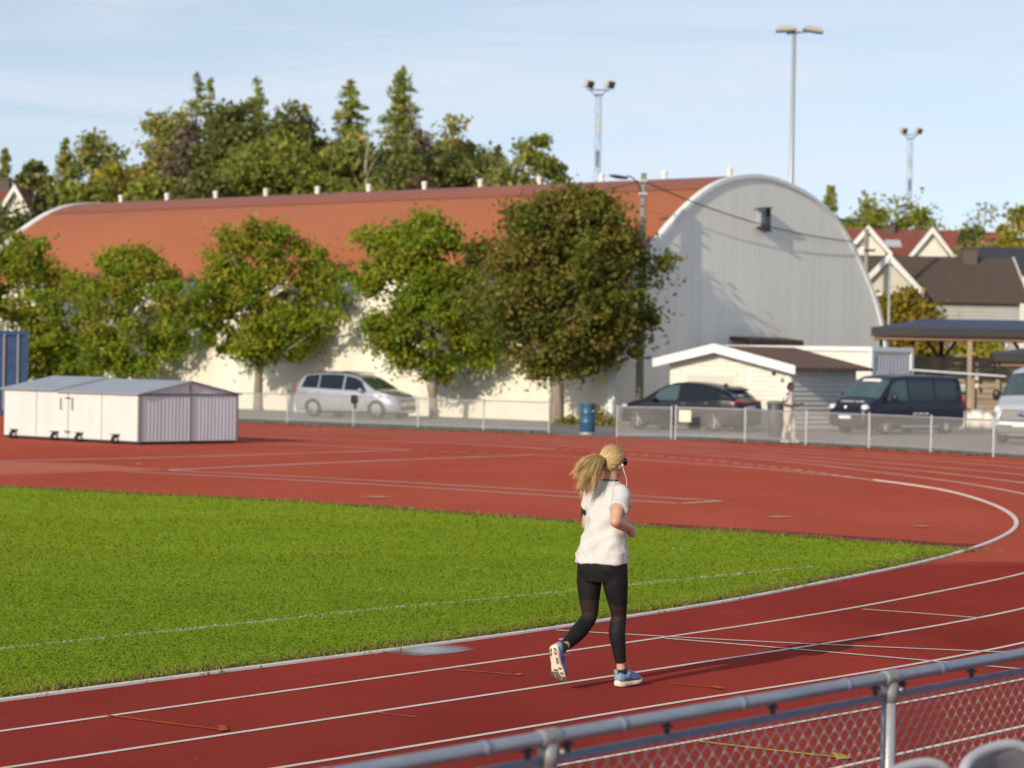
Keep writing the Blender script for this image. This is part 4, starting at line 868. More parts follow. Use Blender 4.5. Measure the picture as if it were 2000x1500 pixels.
for i, (ya, yb_) in enumerate(((.02, 1.37), (1.385, 2.66), (2.68, 3.92), (3.935, 5.23))):
    mb = MB(); mb.box((-.012, (ya + yb_) / 2, (zB + zE) / 2), (.035, yb_ - ya - .012, zE - zB - .03)); dd = mb.build('door', M_hutw, ht)
    if i in (1, 2):
        yy = 2.48 if i == 1 else 2.93; mb = MB(); mb.tube([(-.03, yy, 1.08), (-.07, yy, 1.08), (-.07, yy, .80), (-.03, yy, .80)], .013, 6); mb.build('handle', M_dark, dd)
mb = MB(); mb.box((-.04, 2.67, 1.09), (.03, .22, .03)); mb.box((-.04, 2.67, .24), (.03, .22, .03)); mb.build('latch', M_dark, ht)
for xa, xb in ((.01, 1.63), (1.65, GW)):
    mb = MB(); m_ = (xa + xb) / 2; mb.box((m_, -.015, (zB + zE) / 2 - .02), (xb - xa - .02, .04, zE - zB - .06)); mb.build('side_panel', M_hutg, ht)
mb = MB(); mb.prism([(.01, -.02, zE + .01), (GW, -.02, zE + .01), (1.64, -.02, zR - .02)], (0, .05, 0)); mb.build('gable_panel', M_hutg, ht)
mb = MB(); mb.box((1.64, -.045, (zB + zR) / 2 - .04), (.035, .03, zR - zB - .1)); mb.box((GW / 2, -.045, zE - .01), (GW, .028, .03)); mb.box((GW, -.03, (zB + zE) / 2), (.05, .06, zE - zB)); mb.box((-.01, -.03, (zB + zE) / 2), (.045, .05, zE - zB)); mb.build('frame', mat('shed_frame', (.16, .16, .165), .5), ht)
mb = MB(); mb.box((GW / 2, LL / 2, .05), (GW - .02, LL, .06)); mb.build('base', M_dark, ht)
for ya, yb_, dz in ((-.10, 3.1, 0), (3.12, LL + .1, .03)):
    mb = MB()
    for xa, za, xb, zb_ in ((-.12, zE - .02, 1.64, zR), (GW + .12, zE - .02, 1.64, zR)): mb.prism([(xa, ya, za + dz), (xa, yb_, za + dz), (xb, yb_, zb_ + dz), (xb, ya, zb_ + dz)], (0, 0, .025))
    mb.build('roof', M_hutr, ht)
for i, yy in enumerate((.76, 2.15, 3.1, 4.75)):
    Mx = Matrix.Translation((-.13, yy, .10)) @ Matrix.Rotation(R(90), 4, 'X') @ Matrix.Rotation(R(0), 4, 'Y')
    mb = MB(); mb.lathe([(.03, -.05), (.085, -.05), (.10, -.03), (.10, .03), (.085, .05), (.03, .05)], 16, Mx); wh = mb.build('wheel', M_black, ht, True); mb = MB(); mb.lathe([(0, -.055), (.05, -.055), (.05, .055), (0, .055)], 12, Mx); mb.build('hub', M_chrome, wh)
    mb = MB(); mb.box((-.09, yy + .02, .235), (.15, .22, .02)); mb.box((-.06, yy + .1, .18), (.08, .02, .10)); mb.build('wheel_bracket', M_dark, ht)

# ================================================================== litter barrel, bin
P_ = gnd(1147, 849); br = thing('litter_barrel', 'blue steel litter barrel standing in the fence gap', 'barrel', (P_[0], P_[1], 0))
M_barrel = mat('barrel_blue', (.022, .085, .17), .35, c2=(.03, .10, .19), nscale=4)
mb = MB(); mb.lathe([(0, .08), (.225, .08), (.235, .10), (.235, .36), (.242, .38), (.235, .40), (.235, .64), (.242, .66), (.235, .68), (.235, .92), (.24, .94), (.225, .95), (0, .93)], 28); mb.build('body', M_barrel, br, True)
mb = MB(); mb.lathe([(0, 0), (.235, 0), (.24, .02), (.24, .075), (0, .078)], 24); mb.build('base', mat('barrel_base', (.42, .43, .44), .5, .4), br)
mb = MB(); mb.ell((.12, -.19, .83), (.085, .03, .07), 14, 8); mb.build('opening', M_black, br); mb = MB(); mb.ell((.16, -.165, .72), (.03, .01, .03), 10, 6); mb.build('sticker', M_white, br)
P_ = gnd(1514, 853); bn = thing('waste_bin', 'dark grey waste bin beside the standing man', 'bin', (P_[0], P_[1], 0))
mb = MB(); mb.lathe([(0, .01), (.21, .01), (.23, .04), (.26, .98), (.25, 1.0), (0, 1.0)], 20); mb.build('body', mat('bin_grey', (.06, .065, .065), .5), bn, True); mb = MB(); mb.lathe([(0, 1.0), (.285, 1.0), (.285, 1.07), (.2, 1.1), (0, 1.11)], 20); mb.build('lid', mat('bin_lid', (.16, .16, .13), .5), bn, True)

# ================================================================== masts, pole, wires
M_mast = mat('mast_grey', (.42, .45, .48), .5, .4)
fm = thing('floodlight_mast', 'tall smooth grey floodlight mast with two flat lamps', 'floodlight', (at(1545, 355, 128)[0], 128, 0)); top = at(1549, 64, 128); hM = top[2]
mb = MB(); mb.tube([(0, 0, 0), (.02, 0, hM)], [.17, .09], 10); mb.build('pole', M_mast, fm, True)
mb = MB(); mb.tube([(-.35, 0, hM - .05), (.6, 0, hM + .05)], .05, 6); mb.build('crossbar', M_mast, fm)
M_head = mat('lamp_housing', (.50, .47, .42), .5, .2)
for xx, tl in ((-.38, 4), (.92, -8)):
    mb = MB(); c = Vector((xx, -.05, hM + .14)); rt_ = Matrix.Rotation(R(-tl), 3, 'Y'); rings = []
    for s_, y_, z_ in ((1, .30, -.09), (1, .34, 0), (.8, .26, .13), (.5, .14, .17)): rings.append([c + rt_ @ Vector((sx * .50 * s_, sy * y_, z_)) for sx, sy in ((-1, -1), (1, -1), (1, 1), (-1, 1))])
    mb.loft(rings); hd = mb.build('lamp_head', M_head, fm); mb = MB(); mb.box(c + rt_ @ Vector((0, 0, -.10)), (.85, .5, .02), rot=rt_); mb.build('lens', M_dark, hd)
def lattice(name, label, px, yb_, ytop, Y, wd):
    b = at(px[0], yb_, Y); t = at(px[1], ytop, Y); root = thing(name, label, 'floodlight', (b[0], Y, tz(b[0], Y) if Y > 128 else 0)); h = t[2] - root.location.z; k = wd
    mb = MB(); n = int(h / .9)
    for a in range(3):
        th = a * 2.094 + .5; mb.tube([(k * math.cos(th), k * math.sin(th), 0), (k * math.cos(th) * .8, k * math.sin(th) * .8, h)], .022, 5)
        for i in range(n):
            th2 = (a + 1) * 2.094 + .5; z0, z1 = h * i / n, h * (i + 1) / n
            mb.tube([(k * math.cos(th), k * math.sin(th), z0), (k * math.cos(th2), k * math.sin(th2), z1)], .011, 4, caps=False)
    mb.build('lattice', mat(name + '_steel', (.30, .36, .44), .5, .3) if name + '_steel' not in MATS else MATS[name + '_steel'], root)
    mb = MB(); mb.box((0, 0, h + .18), (1.3, .08, .06)); mb.box((0, -.15, h - .12), (.5, .3, .05)); mb.tube([(-.2, 0, h - .1), (-.5, 0, h + .18)], .025, 5); mb.tube([(.2, 0, h - .1), (.5, 0, h + .18)], .025, 5); mb.build('head_frame', M_dark, root)
    return root, h
for nm, lb, px, yb_, yt, Y, wd, hx in [('lattice_mast', 'slim lattice floodlight mast with two lamps behind the big tree', (1166, 1172), 350, 182, 150, .22, (-.55, .62)), ('lattice_mast', 'distant lattice floodlight mast above the brown roofed house', (1775, 1779), 420, 268, 205, .26, (-.55, .6))]:
    lm, h = lattice(nm, lb, px, yb_, yt, Y, wd)
    for i, xx in enumerate(hx):
        c = Vector((xx, -.1, h + .5)); rt_ = Matrix.Rotation(R(-48), 3, 'Z') @ Matrix.Rotation(R(-12), 3, 'X') @ Matrix.Rotation(R(12), 3, 'Y')
        mb = MB(); mb.box(c, (.60, .34, .42), rot=rt_, bev=.02); hd = mb.build('lamp_head', M_head, lm); mb = MB(); mb.box(c + rt_ @ Vector((.20, -.06, -.04)), (.22, .26, .38), rot=rt_); mb.build('lens', M_dark, hd)
    mb = MB(); mb.box((0, -.1, h - 1.9), (.17, .2, .75)); mb.build('control_box', M_head, lm); mb = MB(); mb.box((0, -.1, h - 3.7), (.16, .18, .9)); mb.build('cable_box', M_dark, lm)
M_pole = mat('pole_timber', (.30, .28, .24), .85, c2=(.22, .20, .17), nscale=4, stretch=(1, 1, .1), bump=.3)
up_ = at(1256, 338, 96); pb = at(1248, 800, 96); po = thing('utility_pole', 'grey timber utility pole with a curved lamp arm beside the hall corner', 'pole', (pb[0], 96, 0)); hp = up_[2]
mb = MB(); mb.tube([(0, 0, 0), (.02, 0, hp)], [.15, .10], 10); mb.build('shaft', M_pole, po, True)
la = at(1197, 346, 96); lx, lz = la[0] - pb[0], la[2]
mb = MB(); mb.tube(cr_spline([(-.02, -.1, hp - .85), (-.22, -.12, hp - .35), (-.5, -.15, hp - .14), (lx + .35, -.2, lz - .02)], 5), .025, 6); mb.build('lamp_arm', M_dark, po)
mb = MB(); mb.ell((lx + .2, -.2, lz), (.36, .12, .07), 14, 8, Matrix.Rotation(R(8), 3, 'Y')); mb.build('lamp_head', M_dark, po, True)
mb = MB()
for z in (hp - .28, hp - .75): mb.box((.03, -.12, z), (.22, .08, .10)); mb.ell((-.1, -.16, z - .02), (.05, .05, .07), 8, 6)
mb.build('bracket', M_galv, po)
p2 = at(1693, 447, 124); q2 = thing('utility_pole', 'thin timber utility pole in front of the white gables', 'pole', (p2[0], 124, 0)); mb = MB(); mb.tube([(0, 0, 0), (0, 0, p2[2])], [.16, .10], 8); mb.build('shaft', M_pole, q2, True); mb = MB(); mb.box((.15, -.1, p2[2] - 1.0), (.5, .1, .1)); mb.build('bracket', M_dark, q2)
p3 = at(1738, 505, 118); q3 = thing('flag_pole', 'thin grey pole in front of the thuja', 'pole', (p3[0], 118, 0)); mb = MB(); mb.tube([(0, 0, 0), (0, 0, p3[2])], [.06, .04], 8); mb.build('shaft', M_mast, q3, True)
def wire(A_, B_, sag, r_, lb):
    A_, B_ = np.array(A_), np.array(B_); mb = MB(); mb.tube([tuple(A_ + (B_ - A_) * t_ - np.array([0, 0, sag * 4 * t_ * (1 - t_)])) for t_ in np.linspace(0, 1, 18)], r_, 5); return tag(mb.build('overhead_wire', M_black), lb, 'wire')
we = at(1664, 472, 106.0)
wire((pb[0], 96, hp - .28), we, .35, .022, 'dark overhead wire sagging across the pale gable')
wire(we, (p2[0], 124, p2[2] - .6), .2, .018, 'short wire from the hall edge to the pole before the white gables')
A_ = np.array([pb[0], 96, hp - .3]); B_ = np.array([pb[0] - 14, 128, 13.0]); mb = MB(); mb.tube([tuple(A_ + (B_ - A_) * t_ + np.array([0, 0, -1.6 * 4 * t_ * (1 - t_)])) for t_ in np.linspace(0, 1, 12)], .014, 4); tag(mb.build('overhead_wire', M_black), 'thin wire running from the pole back over the hall roof', 'wire')
# ================================================================== fences
def diag_mesh(P, Q, z0, z1, pitch, r):
    """woven wire as crossing diagonal wires between two posts, returned in world coordinates"""
    mb = MB(); P, Q = np.array(P[:2]), np.array(Q[:2]); Ln = np.linalg.norm(Q - P); u = (Q - P) / Ln; hh = z1 - z0
    nrm = np.array([-u[1], u[0]])
    for sg_ in (1, -1):
        s0 = -hh
        while s0 < Ln:
            a, b = (s0, s0 + hh)
            ta = max(0, -a) / hh; tb = min(hh, Ln - a) / hh
            if tb > ta:
                pts = []
                for t_ in (ta, tb):
                    s_ = a + hh * t_; z = z0 + hh * t_ if sg_ > 0 else z1 - hh * t_
                    q = P + u * s_ + nrm * .004 * sg_; pts.append((q[0], q[1], z))
                mb.tube(pts, r, 3, caps=False)
            s0 += pitch
    return mb
def chain_fence(name, label, posts, h, z0=.10, pr=.026, wire=.0036, pitch=.072, top_rail=True, cat='fence'):
    root = thing(name, label, cat, (posts[0][0], posts[0][1], 0)); off = Vector((-posts[0][0], -posts[0][1], 0))
    def bld(mb, nm, m, par=root):
        mb.v = [tuple(Vector(v) + off) for v in mb.v]; return mb.build(nm, m, par)
    for q in posts: mb = MB(); mb.tube([(q[0], q[1], -.02), (q[0], q[1], h + .02)], pr, 8); mb.ell((q[0], q[1], h + .03), (pr * 1.25, pr * 1.25, .02), 8, 5); bld(mb, 'post', M_galv)
    for P, Q in zip(posts[:-1], posts[1:]):
        for z in ((h - .02, z0 + .02) if top_rail else (z0,)):
            mb = MB(); mb.tube([(P[0], P[1], z), (Q[0], Q[1], z)], .019, 6); bld(mb, 'rail', M_galv)
        bld(diag_mesh(P, Q, z0 + .03, h - .03, pitch, wire), 'wire_mesh', M_wire)
    return root
Lp = [gnd(x, y) for x, y in [(300, 817), (430, 821.5), (561, 827), (690, 832), (816, 837), (944, 842), (1072, 847)]]
d_ = Lp[0] - Lp[1]; Lp = [Lp[0] + d_ * k for k in (3, 2, 1)] + Lp
chain_fence('chain_link_fence', 'low galvanised wire fence in front of the silver car', Lp, .97)
Rp = [gnd(x, y) for x, y in [(1319, 858), (1455, 863), (1574, 870.5), (1697, 877), (1818, 884), (1940, 892.5)]]
d_ = Rp[-1] - Rp[-2]; Rp = Rp + [Rp[-1] + d_ * k for k in (1, 2, 3)]
chain_fence('chain_link_fence', 'low galvanised wire fence in front of the dark van and the standing man', Rp, .95)
Gp = [gnd(1205, 854), gnd(1311, 856)]
chain_fence('fence_gate', 'open wire gate leaf standing before the black car', Gp, .92, z0=.06, cat='gate')
# small signs on the fences
q = gnd(1345, 860); o = thing('notice_board', 'cream notice board wired to the fence before the black car', 'sign', (q[0] - .12, q[1] - .06, .70), math.atan2(Rp[1][1] - Rp[0][1], Rp[1][0] - Rp[0][0]))
mb = MB(); mb.box((0, 0, 0), (.40, .02, .34), bev=.006); mb.build('panel', mat('cream_board', (.72, .68, .52), .5), o)
q = gnd(692, 832); o = thing('meter_box', 'small black box mounted on a fence post before the silver car', 'box', (q[0], q[1] - .06, .86)); mb = MB(); mb.box((0, 0, 0), (.25, .12, .27), bev=.02); mb.box((.02, 0, -.2), (.08, .06, .2)); mb.build('case', M_blackpl, o)

# ---------------- foreground barrier
HR = 1.06; qa, qb = gnd(1070, 1440, HR)[:2], gnd(1737, 1323, HR)[:2]; fu = (qb - qa) / np.linalg.norm(qb - qa); sp = np.linalg.norm(qb - qa)
fr = thing('barrier_fence', 'galvanised pipe barrier with wavy wire mesh in the foreground', 'fence', (qa[0], qa[1], 0), math.atan2(fu[1], fu[0]))
S0, S1 = -3.2 * sp, 6.0 * sp
M_clamp = mat('clamp_steel', (.46, .46, .44), .5, .5, c2=(.30, .30, .29), nscale=14)
M_rail = mat('rail_galv', (.33, .38, .45), .42, .45, c2=(.26, .30, .37), nscale=10, stretch=(.4, 1, 1), bump=.12, bscale=50)
M_postg = mat('post_galv', (.52, .53, .52), .45, .4, c2=(.40, .41, .41), nscale=20, bump=.15, bscale=70)
mb = MB(); mb.tube([(S0, 0, HR), (S1, 0, HR)], .0245, 20); rl = mb.build('top_rail', M_rail, fr, True)
s_ = S0 + .1
while s_ < S1:
    mb = MB(); mb.tube([(s_, 0, HR), (s_ + .035, 0, HR)], .0268, 18); mb.build('coupling', M_rail, rl, True); s_ += sp / 3
for k in range(-3, 6):
    x = k * sp; mb = MB(); mb.tube([(x, 0, -.05), (x, 0, HR - .02)], .0275, 18); mb.build('post', M_postg, fr, True)
    mb = MB(); mb.tube([(x - .055, 0, HR), (x - .03, 0, HR), (x + .03, 0, HR), (x + .055, 0, HR)], [.029, .031, .031, .029], 18); mb.tube([(x, 0, HR - .02), (x, 0, HR - .10)], .034, 16); mb.tube([(x + .035, -.02, HR - .05), (x + .035, -.045, HR - .05)], .009, 8); mb.build('clamp', M_clamp, fr, True)
    xa, xb = x + .045, x + sp - .045; zt_ = HR - .075
    mb = MB(); mb.box(((xa + xb) / 2, 0, zt_), (xb - xa, .012, .027)); mb.box((xa, 0, (zt_ + .05) / 2), (.014, .012, zt_ - .05)); mb.box((xb, 0, (zt_ + .05) / 2), (.014, .012, zt_ - .05)); mb.box(((xa + xb) / 2, 0, .07), (xb - xa, .012, .03)); pn = mb.build('panel_frame', M_galvblue, fr)
    for t_ in (.03, .30, .62, .97): xx = xa + (xb - xa) * t_; mb = MB(); mb.box((xx, 0, HR - .042), (.016, .016, .045)); mb.box((xx, 0, HR - .035), (.04, .03, .010)); mb.build('hanger', M_dark, fr)
    mb = MB(); pt, lam = .0405, .076; nw_ = int((xb - xa) / pt)
    for i in range(nw_ + 1):
        sg_ = 1 if i % 2 else -1; xx = xa + i * pt; zz = np.arange(.085, zt_ - .012, lam / 10)
        mb.tube([(xx + sg_ * (pt / 2 - .0012) * math.sin(2 * math.pi * z / lam), .003 * math.cos(2 * math.pi * z / lam) * sg_, z) for z in zz], .0025, 5, caps=False)
    mb.build('wire_mesh', M_wiredark, pn, True)

# ---------------- stand seats at the bottom right
c1, c2_ = gnd(1822, 1486, .97), gnd(1983, 1450, .97); sv = (c2_ - c1)[:2]; sr = math.atan2(sv[1], sv[0])
struct(MB().box((2.0, 9.1, .09), (5.5, .9, .18), sr).build('terrace', mat('concrete', (.30, .29, .27), .85, c2=(.24, .23, .21), nscale=4, bump=.2)))
M_seat = mat('seat_plastic', (.50, .51, .54), .42, c2=(.44, .45, .47), nscale=3); M_seatb = mat('seat_back_shaded', (.20, .20, .215), .55, c2=(.17, .17, .18), nscale=4)  # backrest shade put into its darker colour; the rim keeps the lit tone
def seat(label, P_):
    root = thing('stadium_seat', label, 'seat', (P_[0], P_[1], .18), sr, 'grey plastic seats behind the barrier')
    # local x to the right along the row, local -y towards the camera; origin under the right top corner
    w_, T = .52, .80
    def shell(u, v):   # u across 0..1, v up 0..1
        x = -w_ * (1 - u); c = (2 * u - 1); e = abs(c) ** 6
        return (x, .05 * c * c * -1 + .05 - .10 * (1 - v) ** 2 * 0 + .06 * v * -1, .38 + (T - .38) * v - .045 * e * v - .05 * (1 - u) ** 2 * v)
    mb = MB(); us, vs_ = np.linspace(0, 1, 17), np.linspace(0, 1, 9); mb.grid(shell, us, vs_); o = mb.build('backrest', M_seatb, root, True)
    m = o.modifiers.new('t', 'SOLIDIFY'); m.thickness = .028; m.offset = 0
    mb = MB(); rim = [shell(0, v) for v in np.linspace(.1, 1, 6)] + [shell(u, 1) for u in us[1:-1]] + [shell(1, v) for v in np.linspace(1, .1, 6)]; mb.tube(rim, .020, 8); mb.build('rim', M_seat, root, True)
    mb = MB(); mb.box((-w_ / 2, .26, .38), (w_, .40, .05), bev=.02); mb.build('seat_pan', M_seat, root, True)
    mb = MB(); mb.box((-w_ / 2, .20, .18), (.06, .30, .36)); mb.box((-w_ / 2, .2, .015), (.3, .3, .03)); mb.build('bracket', M_dark, root)
    return root
seat('grey plastic seat second from left, its back showing most', c2_)
seat('grey plastic seat with only its top corner above the frame edge', c1)
seat('rightmost grey plastic seat cut by the right frame edge', c2_ + (c2_ - c1))
# ================================================================== vehicles (local x forward, y left, z up, origin mid wheelbase)
class Car:
    def __init__(s, top, belt, W, sill=.24, tumble=.30, nose=1.0, plan=None, wsh=.97, crown=.05):
        s.top = np.array(top, float); s.belt = np.array(belt, float); s.W = W; s.sill = sill; s.tum = tumble; s.plan = np.array(plan, float); s.crown = crown
        s.x0, s.x1 = s.top[0, 0], s.top[-1, 0]
    def zt(s, x): return float(np.interp(x, s.top[:, 0], s.top[:, 1]))
    def zb(s, x): return float(np.interp(x, s.belt[:, 0], s.belt[:, 1]))
    def pl(s, x): return float(np.interp(x, s.plan[:, 0], s.plan[:, 1]))
    def half(s, x):
        zt, zb, w = s.zt(x), s.zb(x), s.W / 2 * s.pl(x); sh = min(zb, zt - .10)
        g = max(zt - zb, 0); re = w * .955 - s.tum * max(g - .08, 0) - .02
        pts = [(w * .80, s.sill - .03), (w * .93, s.sill), (w * .985, s.sill + .14), (w * 1.0, sh * .62 + s.sill * .38), (w * .99, sh - .06), (w * .965, sh)]
        ztop = max(zt - .05 - .03 * min(g, 1), sh + .012)
        pts += [(w * .955 - .02 * min(g * 4, 1), sh + (ztop - sh) * .10), (re + (w * .94 - re) * .5, sh + (ztop - sh) * .52), (re, ztop), (re * .90, ztop + (zt - ztop) * .55), (re * .62, zt - s.crown * .12), (re * .3, zt), (0, zt + .004)]
        return pts
    def side(s, x, z):
        p = s.half(x); ys = [q[0] for q in p[:9]]; zs = [q[1] for q in p[:9]]; return float(np.interp(z, zs, ys))
    def body(s, name, m, root, n=46):
        xs = np.unique(np.r_[np.linspace(s.x0, s.x1, n), s.top[:, 0]]); rings = []
        for x in xs:
            h = s.half(x); rings.append([(x, -y, z) for y, z in h] + [(x, y, z) for y, z in h[::-1][1:]])
        mb = MB(); mb.loft(rings, 0, True, True); return mb.build(name, m, root, True, 1)
    def side_glass(s, x0, x1, sgn, lo=.035, hi=.085, n=10, off=.007, slant0=0, slant1=0):
        mb = MB(); us, vs_ = np.linspace(0, 1, n), np.linspace(0, 1, 5)
        def f(u, v):
            xa = x0 + slant0 * v; xb = x1 + slant1 * v; x = xa + (xb - xa) * u; a = s.zb(x) + lo; b = max(s.zt(x) - hi, a + .002); z = a + (b - a) * v
            return (x, sgn * (s.side(x, z) + off), z)
        mb.grid(f, us, vs_) if sgn > 0 else mb.grid(lambda u, v: f(1 - u, v), us, vs_)
        return mb
    def top_glass(s, xa, xb, wf=.93, off=.012, fwd=1, n=9):
        mb = MB(); us, vs_ = np.linspace(0, 1, n), np.linspace(-1, 1, 13)
        def f(u, v):
            x = xa + (xb - xa) * u; h = s.half(x); re = h[8][0]; y = v * re * wf; zz = np.interp(abs(y), [q[0] for q in h[8:]][::-1], [q[1] for q in h[8:]][::-1])
            return (x + off * .7 * fwd, y, zz + off)
        mb.grid(f, us, vs_) if (xb > xa) else mb.grid(lambda u, v: f(1 - u, v), us, vs_); return mb
    def strip(s, x0, x1, z0, z1, sgn, off=.006, n=6):
        mb = MB(); f = lambda u, v: (x0 + (x1 - x0) * u, sgn * (s.side(x0 + (x1 - x0) * u, z0 + (z1 - z0) * v) + off), z0 + (z1 - z0) * v)
        us = np.linspace(0, 1, n); mb.grid(f if sgn > 0 else (lambda u, v: f(1 - u, v)), us, np.linspace(0, 1, 4)); return mb
def wheels(c, root, wb, r, rimm, track=None, spokes=5, wd=.21):
    for x in (-wb / 2, wb / 2):
        for sg_ in (-1, 1):
            y = sg_ * (c.side(x, r) - .085)
            Mx = Matrix.Translation((x, y, r)) @ Matrix.Rotation(R(90 if sg_ < 0 else -90), 4, 'X')
            mb = MB(); mb.lathe([(r * .62, wd / 2 - .02), (r * .70, wd / 2), (r * .93, wd / 2), (r, wd / 2 - .04), (r, -wd / 2 + .03), (r * .9, -wd / 2), (r * .6, -wd / 2)], 28, Mx); wh = mb.build('wheel', M_black, root, True)
            mb = MB(); mb.lathe([(0, .03), (r * .5, .02), (r * .56, .06), (r * .62, wd / 2 - .015), (r * .67, wd / 2 - .008), (r * .68, wd / 2 - .02)], 28, Mx, 1); mb.lathe([(0, .088), (r * .12, .085), (r * .14, .06)], 12, Mx)
            for k in range(spokes):
                a = 2 * math.pi * k / spokes; 
                for da in (-.16, .16):
                    p0 = Vector((r * .1 * math.cos(a), r * .1 * math.sin(a), .072)); p1 = Vector((r * .62 * math.cos(a + da), r * .62 * math.sin(a + da), wd / 2 - .022)); mb.tube([Mx @ p0, Mx @ p1], [.022, .020], 5)
            mb.build('rim', [rimm, M_dark], wh, False)
            ya = c.side(x, r * 1.1) + .004; mb = MB(); n = 26; a0 = -.25; ang = [a0 + (math.pi - 2 * a0) * i / n for i in range(n + 1)]
            f = lambda q, ra: (x + ra * math.cos(q), sg_ * (c.side(x + ra * math.cos(q), max(r + ra * math.sin(q), c.sill)) + .005), r + ra * math.sin(q))
            mb.grid(lambda q, ra: f(q, ra), ang, [r * .72, r * .95, r * 1.14]); mb.build('wheel_arch', M_blackpl, root)
def parts(root, lst):
    for nm, mb, m, *k in lst: mb.build(nm, m, root, bool(k and k[0]))
def patchbox(c, d, rz=0, bev=.02, rot=None): return MB().box(c, d, rz, rot=rot, bev=bev)
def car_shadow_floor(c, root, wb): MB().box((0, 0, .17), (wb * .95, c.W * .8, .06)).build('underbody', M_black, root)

def paint(name, c, rough=.28, metal=.0, coat=1.0, c2=None): return mat(name, c, rough, metal, c2=c2, coat=coat)
# ---- silver people carrier
P1, P2 = gnd(608, 813.5), gnd(733, 817.5); mid = (P1 + P2) / 2; hd_ = math.atan2(P2[1] - P1[1], P2[0] - P1[0]); hd_ = math.atan2(-1.45, 2.4)
mv = thing('parked_car', 'silver people carrier parked under the trees facing right', 'car', (mid[0] + .49, mid[1] + .83, -.018), hd_)
c = Car(top=[(-2.30, .55), (-2.28, .92), (-2.20, 1.12), (-2.06, 1.46), (-1.92, 1.57), (-1.5, 1.635), (-.9, 1.66), (-.3, 1.655), (.2, 1.61), (.5, 1.53), (.9, 1.30), (1.28, 1.08), (1.6, 1.01), (1.95, .90), (2.12, .78), (2.20, .62), (2.21, .45)],
        belt=[(-2.3, 1.06), (-1.9, 1.05), (1.0, .96), (1.3, .93), (2.2, .6)], W=1.83, plan=[(-2.30, .86), (-2.15, .94), (-1.7, 1), (1.3, 1), (1.75, .95), (2.0, .84), (2.15, .70), (2.21, .6)])
M_silver = paint('silver_paint', (.46, .48, .53), .30, .5, c2=(.44, .46, .51))
c.body('body', M_silver, mv); wheels(c, mv, 2.79, .325, M_chrome); car_shadow_floor(c, mv, 2.79)
for sg_ in (-1, 1):
    parts(mv, [('side_window', c.side_glass(-1.98, -1.22, sg_, slant0=.16), M_glass), ('side_window', c.side_glass(-1.17, -.12, sg_), M_glass), ('side_window', c.side_glass(-.05, .98, sg_, slant1=-.28, hi=.10), M_glass),
      ('door_seam', c.strip(-.10, -.088, .34, .97, sg_), M_dark), ('door_seam', c.strip(-1.14, -1.128, .5, 1.0, sg_), M_dark), ('door_seam', c.strip(.96, .972, .42, .93, sg_), M_dark),
      ('sill_trim', c.strip(-1.0, 1.0, .27, .36, sg_, .004), M_silver), ('door_handle', patchbox((-.30, sg_ * (c.side(-.3, .88) + .015), .88), (.18, .03, .035)), M_silver), ('door_handle', patchbox((-1.25, sg_ * (c.side(-1.25, .9) + .015), .90), (.18, .03, .035)), M_silver),
      ('mirror', MB().ell((.78, sg_ * 1.0, 1.02), (.09, .12, .085), 12, 8), M_silver, True), ('headlight', MB().ell((1.96, sg_ * .62, .76), (.20, .16, .085), 14, 8, Matrix.Rotation(R(-28 * sg_), 3, 'Z')), M_lamp, True),
      ('tail_light', MB().ell((-2.19, sg_ * .74, .98), (.10, .10, .14), 12, 8), M_red, True), ('roof_rail', MB().tube([(-1.8, sg_ * .58, 1.61), (-1.0, sg_ * .60, 1.69), (.1, sg_ * .60, 1.66), (.3, sg_ * .60, 1.6)], .016, 6), M_dark), ('fog_lamp', MB().ell((2.10, sg_ * .58, .42), (.05, .09, .05), 10, 6), M_lamp, True)])
parts(mv, [('windscreen', c.top_glass(.60, 1.26, .97), mat('windscreen_glass', (.06, .09, .07), .04, spec=1)), ('rear_window', c.top_glass(-2.04, -2.17, .9, fwd=-1), M_glass), ('roof_panel', c.top_glass(-1.7, .45, .80, .006), mat('dark_roof_glass', (.05, .055, .05), .08)),
  ('grille', patchbox((2.19, 0, .70), (.06, .80, .06)), M_blackpl), ('bumper_intake', patchbox((2.205, 0, .40), (.05, 1.0, .14)), M_blackpl), ('number_plate', patchbox((2.225, 0, .53), (.02, .52, .11), bev=.004), M_plate)])

# ---- black coupe-backed car
P1, P2 = gnd(1387, 842.5), gnd(1237, 837.5); mid = (P1 + P2) / 2; ub = np.array([-.84, .545])
sv_ = thing('parked_car', 'black sloping backed car behind the wire gate facing left', 'car', (mid[0] + .55 + .1, mid[1] + .85, -.018), math.atan2(ub[1], ub[0]))
c = Car(top=[(-2.28, .50), (-2.30, .90), (-2.26, 1.02), (-2.10, 1.10), (-1.90, 1.24), (-1.72, 1.37), (-1.3, 1.50), (-.7, 1.59), (-.1, 1.62), (.3, 1.58), (.65, 1.45), (1.05, 1.20), (1.30, 1.05), (1.7, .98), (2.05, .88), (2.25, .74), (2.30, .5)],
        belt=[(-2.3, 1.02), (-1.6, 1.07), (-.8, 1.0), (1.0, .95), (1.3, .93), (2.3, .6)], W=1.89, tumble=.36, plan=[(-2.30, .84), (-2.1, .93), (-1.6, 1), (1.4, 1), (1.85, .95), (2.1, .84), (2.3, .66)])
M_blk = paint('black_paint', (.005, .006, .010), .3, coat=.12)
c.body('body', M_blk, sv_); wheels(c, sv_, 2.9, .36, M_chrome, spokes=5); car_shadow_floor(c, sv_, 2.9)
M_clearw = mat('clear_side_glass', (.055, .095, .10), .05, spec=.6)
